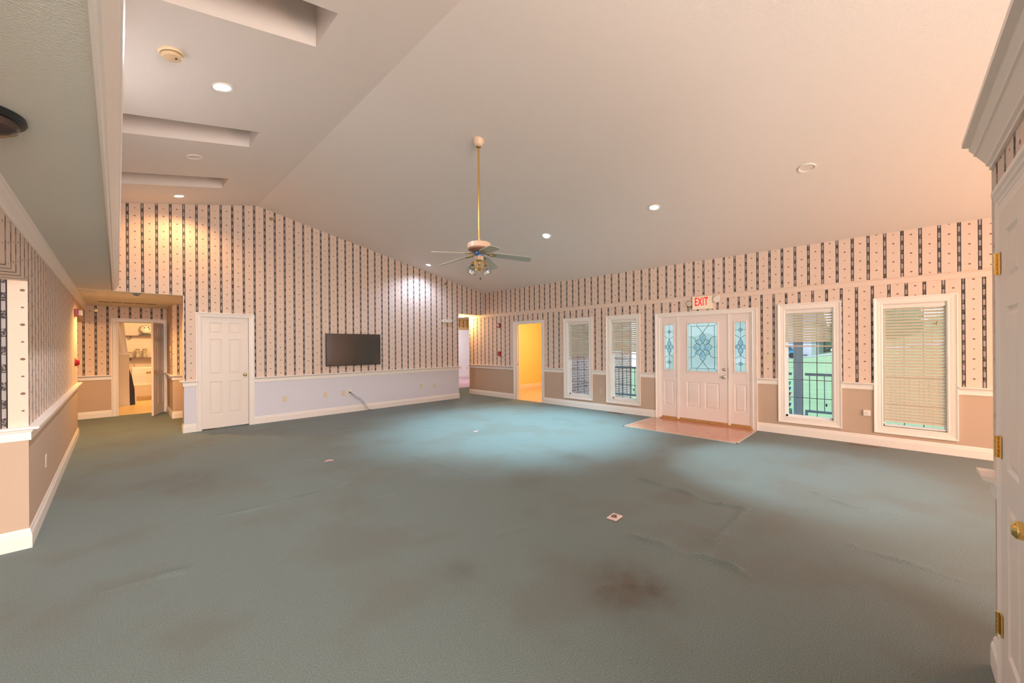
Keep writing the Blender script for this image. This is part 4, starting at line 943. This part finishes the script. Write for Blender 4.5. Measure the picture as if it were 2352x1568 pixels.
a = MB(); a.ball((.66, 16.44, 2.05), .145, sz=.95, n=18); a.build('head', TW, ty, smooth=True)
a = MB(); a.lathe([(.022, 0), (.012, -.05), (.001, -.085)], (.72, 16.31, 2.06), 10, 'Y'); a.build('nose', mat('carrot', (.85, .28, .05), .6), ty, smooth=True)
for q in ((.61, 16.315, 2.09), (.70, 16.315, 2.11)): a = MB(); a.ball(q, .016); a.build('eye', BLACK, ty, smooth=True)
sk = thing('utility_sink', 'white utility sink cabinet standing on slim legs', 'sink', (.75, 15.2, 0))
a = MB(); a.box(.30, 1.5, 15.0, 15.6, .46, .93); a.box(.26, 1.54, 14.96, 15.62, .42, .47); a.build('basin', mat('sink_white', (.82, .75, .68), .35), sk, bevel=.012)
for x in (.34, 1.42):
    for y in (15.03, 15.52):
        a = MB(); a.box(x, x+.05, y, y+.05, .003, .43); a.build('leg', WPLAS, sk, bevel=.004)
a = MB(); a.tube([(.36, 15.5, .93), (.36, 15.5, 1.05), (.36, 15.42, 1.08), (.36, 15.35, 1.04)], .010, 8); a.build('faucet', NICKEL, sk, smooth=True)
bd = MB(); bd.prism([(.245, 14.12, .003), (.345, 14.12, .003), (.335, 14.15, .40), (.285, 14.19, .75), (.245, 14.21, .92), (.235, 14.21, .92)], (0, .03, 0))
tag(recentre(bd.build('ironing_board', mat('dark_board', (.03, .02, .03), .6))), 'narrow dark board leaning behind the pantry partition', 'board')

# ------------------------------------------------------------------ outside
GRASS = mat('lawn_grass', (.44, .64, .31), .95, noise=.22, nscale=.9)
n1, n2 = 60, 60; vl = []; fl2 = []
def hz(x, y): return -.6 + .012*max(0, x-30) + max(0, (x-30)/30)*(8-y)*.15*(1 if x < 70 else 1)
xs_ = [9.6+ (i/n1)**2*110 for i in range(n1+1)]; ys_ = [-60+i*2.4 for i in range(n2+1)]
for x in xs_:
    for y in ys_: vl.append((x, y, hz(x, y)))
for i in range(n1):
    for k in range(n2): a_ = i*(n2+1)+k; fl2.append((a_, a_+n2+1, a_+n2+2, a_+1))
me = bpy.data.meshes.new('lawn'); me.from_pydata(vl, [], fl2); me.materials.append(GRASS)
lo = bpy.data.objects.new('lawn', me); S.collection.objects.link(lo); tag(lo, 'bright green lawn rising beyond the porch', 'lawn', kind='structure')
rd = MB(); ny_ = 40
pr = [[( 57.0+(0 if j == 0 else 5.5), -30+k*2.0) for k in range(ny_)] for j in (0, 1)]
va = [[rd.b.verts.new((x, y, hz(x, y)+.03)) for x, y in p] for p in pr]
for k in range(ny_-1): rd.b.faces.new((va[0][k], va[0][k+1], va[1][k+1], va[1][k]))
tag(rd.build('road', mat('road_pale', (.78, .74, .75), .9)), 'pale road crossing behind the lawn', 'road', kind='structure')
PL = mat('porch_concrete', (.62, .64, .66), .8)
w = MB(); w.box(7.83, 9.75, -5, 6.14, -.6, -.06); struct('porch_floor', w, PL, 'pale porch slab outside the windows', 'porch')
w = MB(); w.box(7.83, 9.85, -5, 6.14, 3.30, 3.38); struct('porch_ceiling', w, mat('porch_white', (.85, .86, .88), .7), 'white porch ceiling outside the windows', 'porch')
def brick_mat():
    m = bpy.data.materials.new('brick'); m.use_nodes = True; nt = m.node_tree; p = nt.nodes['Principled BSDF']
    tcn = nt.nodes.new('ShaderNodeTexCoord'); mp = nt.nodes.new('ShaderNodeMapping'); mp.inputs['Rotation'].default_value = (pi/2, 0, 0)
    b = nt.nodes.new('ShaderNodeTexBrick'); b.inputs['Color1'].default_value = (.58, .30, .28, 1); b.inputs['Color2'].default_value = (.74, .46, .43, 1); b.inputs['Mortar'].default_value = (.82, .80, .82, 1)
    b.inputs['Scale'].default_value = 1; b.inputs['Brick Width'].default_value = .21; b.inputs['Row Height'].default_value = .075; b.inputs['Mortar Size'].default_value = .011
    L(nt, tcn.outputs['Object'], mp.inputs[0]); L(nt, mp.outputs[0], b.inputs[0]); L(nt, b.outputs[0], p.inputs['Base Color']); p.inputs['Roughness'].default_value = .9; return m
w = MB(); w.box(7.84, 11.87, 6.14, 6.22, -.6, 3.3); struct('wall_brick', w, brick_mat(), 'pink brick outside wall seen through the narrow windows')
POST = mat('porch_post', (.50, .60, .74), .6); RAILM = mat('railing_slate', (.22, .32, .42), .6)
for yc, lb in ((1.37, 'fluted porch post with the coloured hanging cups'), (4.6, 'fluted porch post in front of the narrow window'), (-2.2, 'fluted porch post beyond the lowered blind')):
    a = MB(); r = thing('porch_post', lb, 'post', (9.6, yc, -.06), 'fluted porch posts')
    a.box(9.53, 9.67, yc-.07, yc+.07, -.06, 3.30)
    for k in range(5): a.box(9.522, 9.53, yc-.062+k*.027, yc-.062+k*.027+.016, .1, 3.2)
    a.build('shaft', POST, r)
    a = MB(); a.box(9.50, 9.70, yc-.10, yc+.10, -.06, .06); a.build('post_base', mat('post_white', (.80, .85, .92), .6), r)
    a = MB(); a.box(9.50, 9.70, yc-.10, yc+.10, 3.20, 3.30); a.build('post_cap', mat('post_white', (.80, .85, .92), .6), r)
for ya_, yb_, lb in ((-2.09, 1.26, 'dark porch railing right of the post with cups'), (1.48, 4.49, 'dark porch railing in front of the door'), (4.71, 6.13, 'short porch railing reaching the brick wall')):
    r = thing('porch_railing', lb, 'railing', (9.6, (ya_+yb_)/2, -.06), 'porch railings')
    a = MB(); a.box(9.57, 9.63, ya_, yb_, .845, .895); a.build('top_rail', RAILM, r)
    a = MB(); a.box(9.58, 9.62, ya_, yb_, .12, .165); a.build('bottom_rail', RAILM, r)
    nb = int((yb_-ya_)/.115)
    for k in range(nb):
        a = MB(); yy = ya_+.06+k*.115; a.box(9.593, 9.607, yy-.007, yy+.007, .165, .845); a.build('baluster', RAILM, r)
    for yy in (ya_+.02, yb_-.02):
        a = MB(); a.box(9.58, 9.62, yy-.02, yy+.02, -.06, .12); a.build('rail_foot', RAILM, r)
hm = thing('hanging_mobile', 'string of six coloured plastic cups on the porch post', 'mobile', (9.46, 1.455, .08))
COLS = [(.02, .70, .62), (.05, .30, .80), (.62, .08, .16), (.62, .70, .74), (.03, .14, .42), (.10, .68, .50)]
for k, c_ in enumerate(COLS):
    z = .655 - k*.107; a = MB(); a.lathe([(.034, 0), (.048, .028), (.058, .066), (.053, .066), (.030, .006)], (9.44, 1.52, z), 16); a.build('cup', mat('cup_%d' % k, c_, .3), hm, smooth=True)
a = MB(); a.tube([(9.44, 1.52, 1.0), (9.44, 1.52, .12)], .002, 5); a.tube([(9.44, 1.52, 1.0), (9.519, 1.44, 1.0)], .002, 5); a.build('cord', BLACK, hm)
hs = thing('house', 'plain white house across the road', 'house', (66, 12, hz(63, 10)-.3))
a = MB(); a.box(63, 75, 7.60, 17, -.6, 4.2); a.build('wall', mat('siding_white', (.86, .86, .92), .8), hs)
a = MB(); a.prism([(62.5, 7.2, 4.2), (75.5, 7.2, 4.2), (69, 7.2, 7)], (0, 10.2, 0)); a.build('roof', mat('roof_grey', (.35, .38, .42), .8), hs)
a = MB(); a.box(62.94, 63, 8.0, 8.7, -.1, -.02); a.build('vent', BLACK, hs)
a = MB(); a.box(62.94, 63, 10.4, 11.8, 1.0, 2.2); a.build('window', mat('house_window', (.2, .3, .4), .2), hs)
vh = thing('parked_car', 'blue parked car in front of the white house', 'car', (60.8, 9.2, hz(60, 9)))
zc_ = hz(60, 9)
a = MB(); a.prism([(59.9, 8.35, zc_+.25), (59.9, 8.35, zc_+.95), (61.7, 8.35, zc_+.95), (61.7, 8.35, zc_+.25)], (0, 4.2, 0)); a.build('body', mat('car_blue', (.05, .35, .55), .3), vh, bevel=.12)
a = MB(); a.prism([(60.05, 9.0, zc_+.9), (60.05, 9.4, zc_+1.5), (60.05, 11.3, zc_+1.5), (60.05, 11.9, zc_+.9)], (1.5, 0, 0)); a.build('cabin_glass', mat('car_glass', (.03, .12, .18), .1), vh, bevel=.06)
for yy in (9.2, 11.7):
    for xx in (59.88, 61.5):
        a = MB(); a.lathe([(.32, 0), (.34, .05), (.34, .17), (.32, .22)], (xx, yy, zc_+.34), 20, 'X'); a.build('wheel', BLACK, vh, smooth=True)
def tree(x, y, r_, h_, lab, col):
    z = hz(x, y); t = thing('tree', lab, 'tree', (x, y, z), 'trees beyond the lawn')
    a = MB(); a.tube([(x, y, z-.1), (x+.1, y, z+h_*.5)], [.25, .14], 10); a.build('trunk', mat('bark', (.18, .14, .11), .9), t, smooth=True)
    a = MB(); rs2 = random.Random(int(x*7+y*3))
    for q in range(16):
        an = rs2.uniform(0, 2*pi); rr = rs2.uniform(0, r_*.75); rb = rs2.uniform(.3, .5)*r_
        g_ = bmesh.ops.create_icosphere(a.b, subdivisions=3, radius=rb); c0 = Vector((x+rr*cos(an), y+rr*sin(an), z+h_*.5+rs2.uniform(-.35, .75)*r_))
        for v in g_['verts']: v.co = c0 + v.co*(1+rs2.uniform(-.16, .16))
    a.build('foliage', mat('leaves', col, .9, noise=.4, nscale=3), t)
tree(72, 5.2, 2.6, 4.0, 'bluish green tree behind the road right of the house', (.16, .46, .34))
tree(78, 8.0, 2.4, 3.6, 'dark blue green tree close to the house corner', (.10, .28, .30))
tree(64, 3.4, 2.0, 3.0, 'pale leafy tree at the right edge of lawn view', (.38, .66, .48))
tree(85, 1.0, 5, 6, 'tall tree farther right beyond the road', (.15, .38, .25))
tree(85, 15.0, 5, 6, 'tall tree rising behind the white house', (.13, .34, .24))
tree(80, 27.0, 5, 6, 'tall tree left of the white house', (.17, .40, .26))
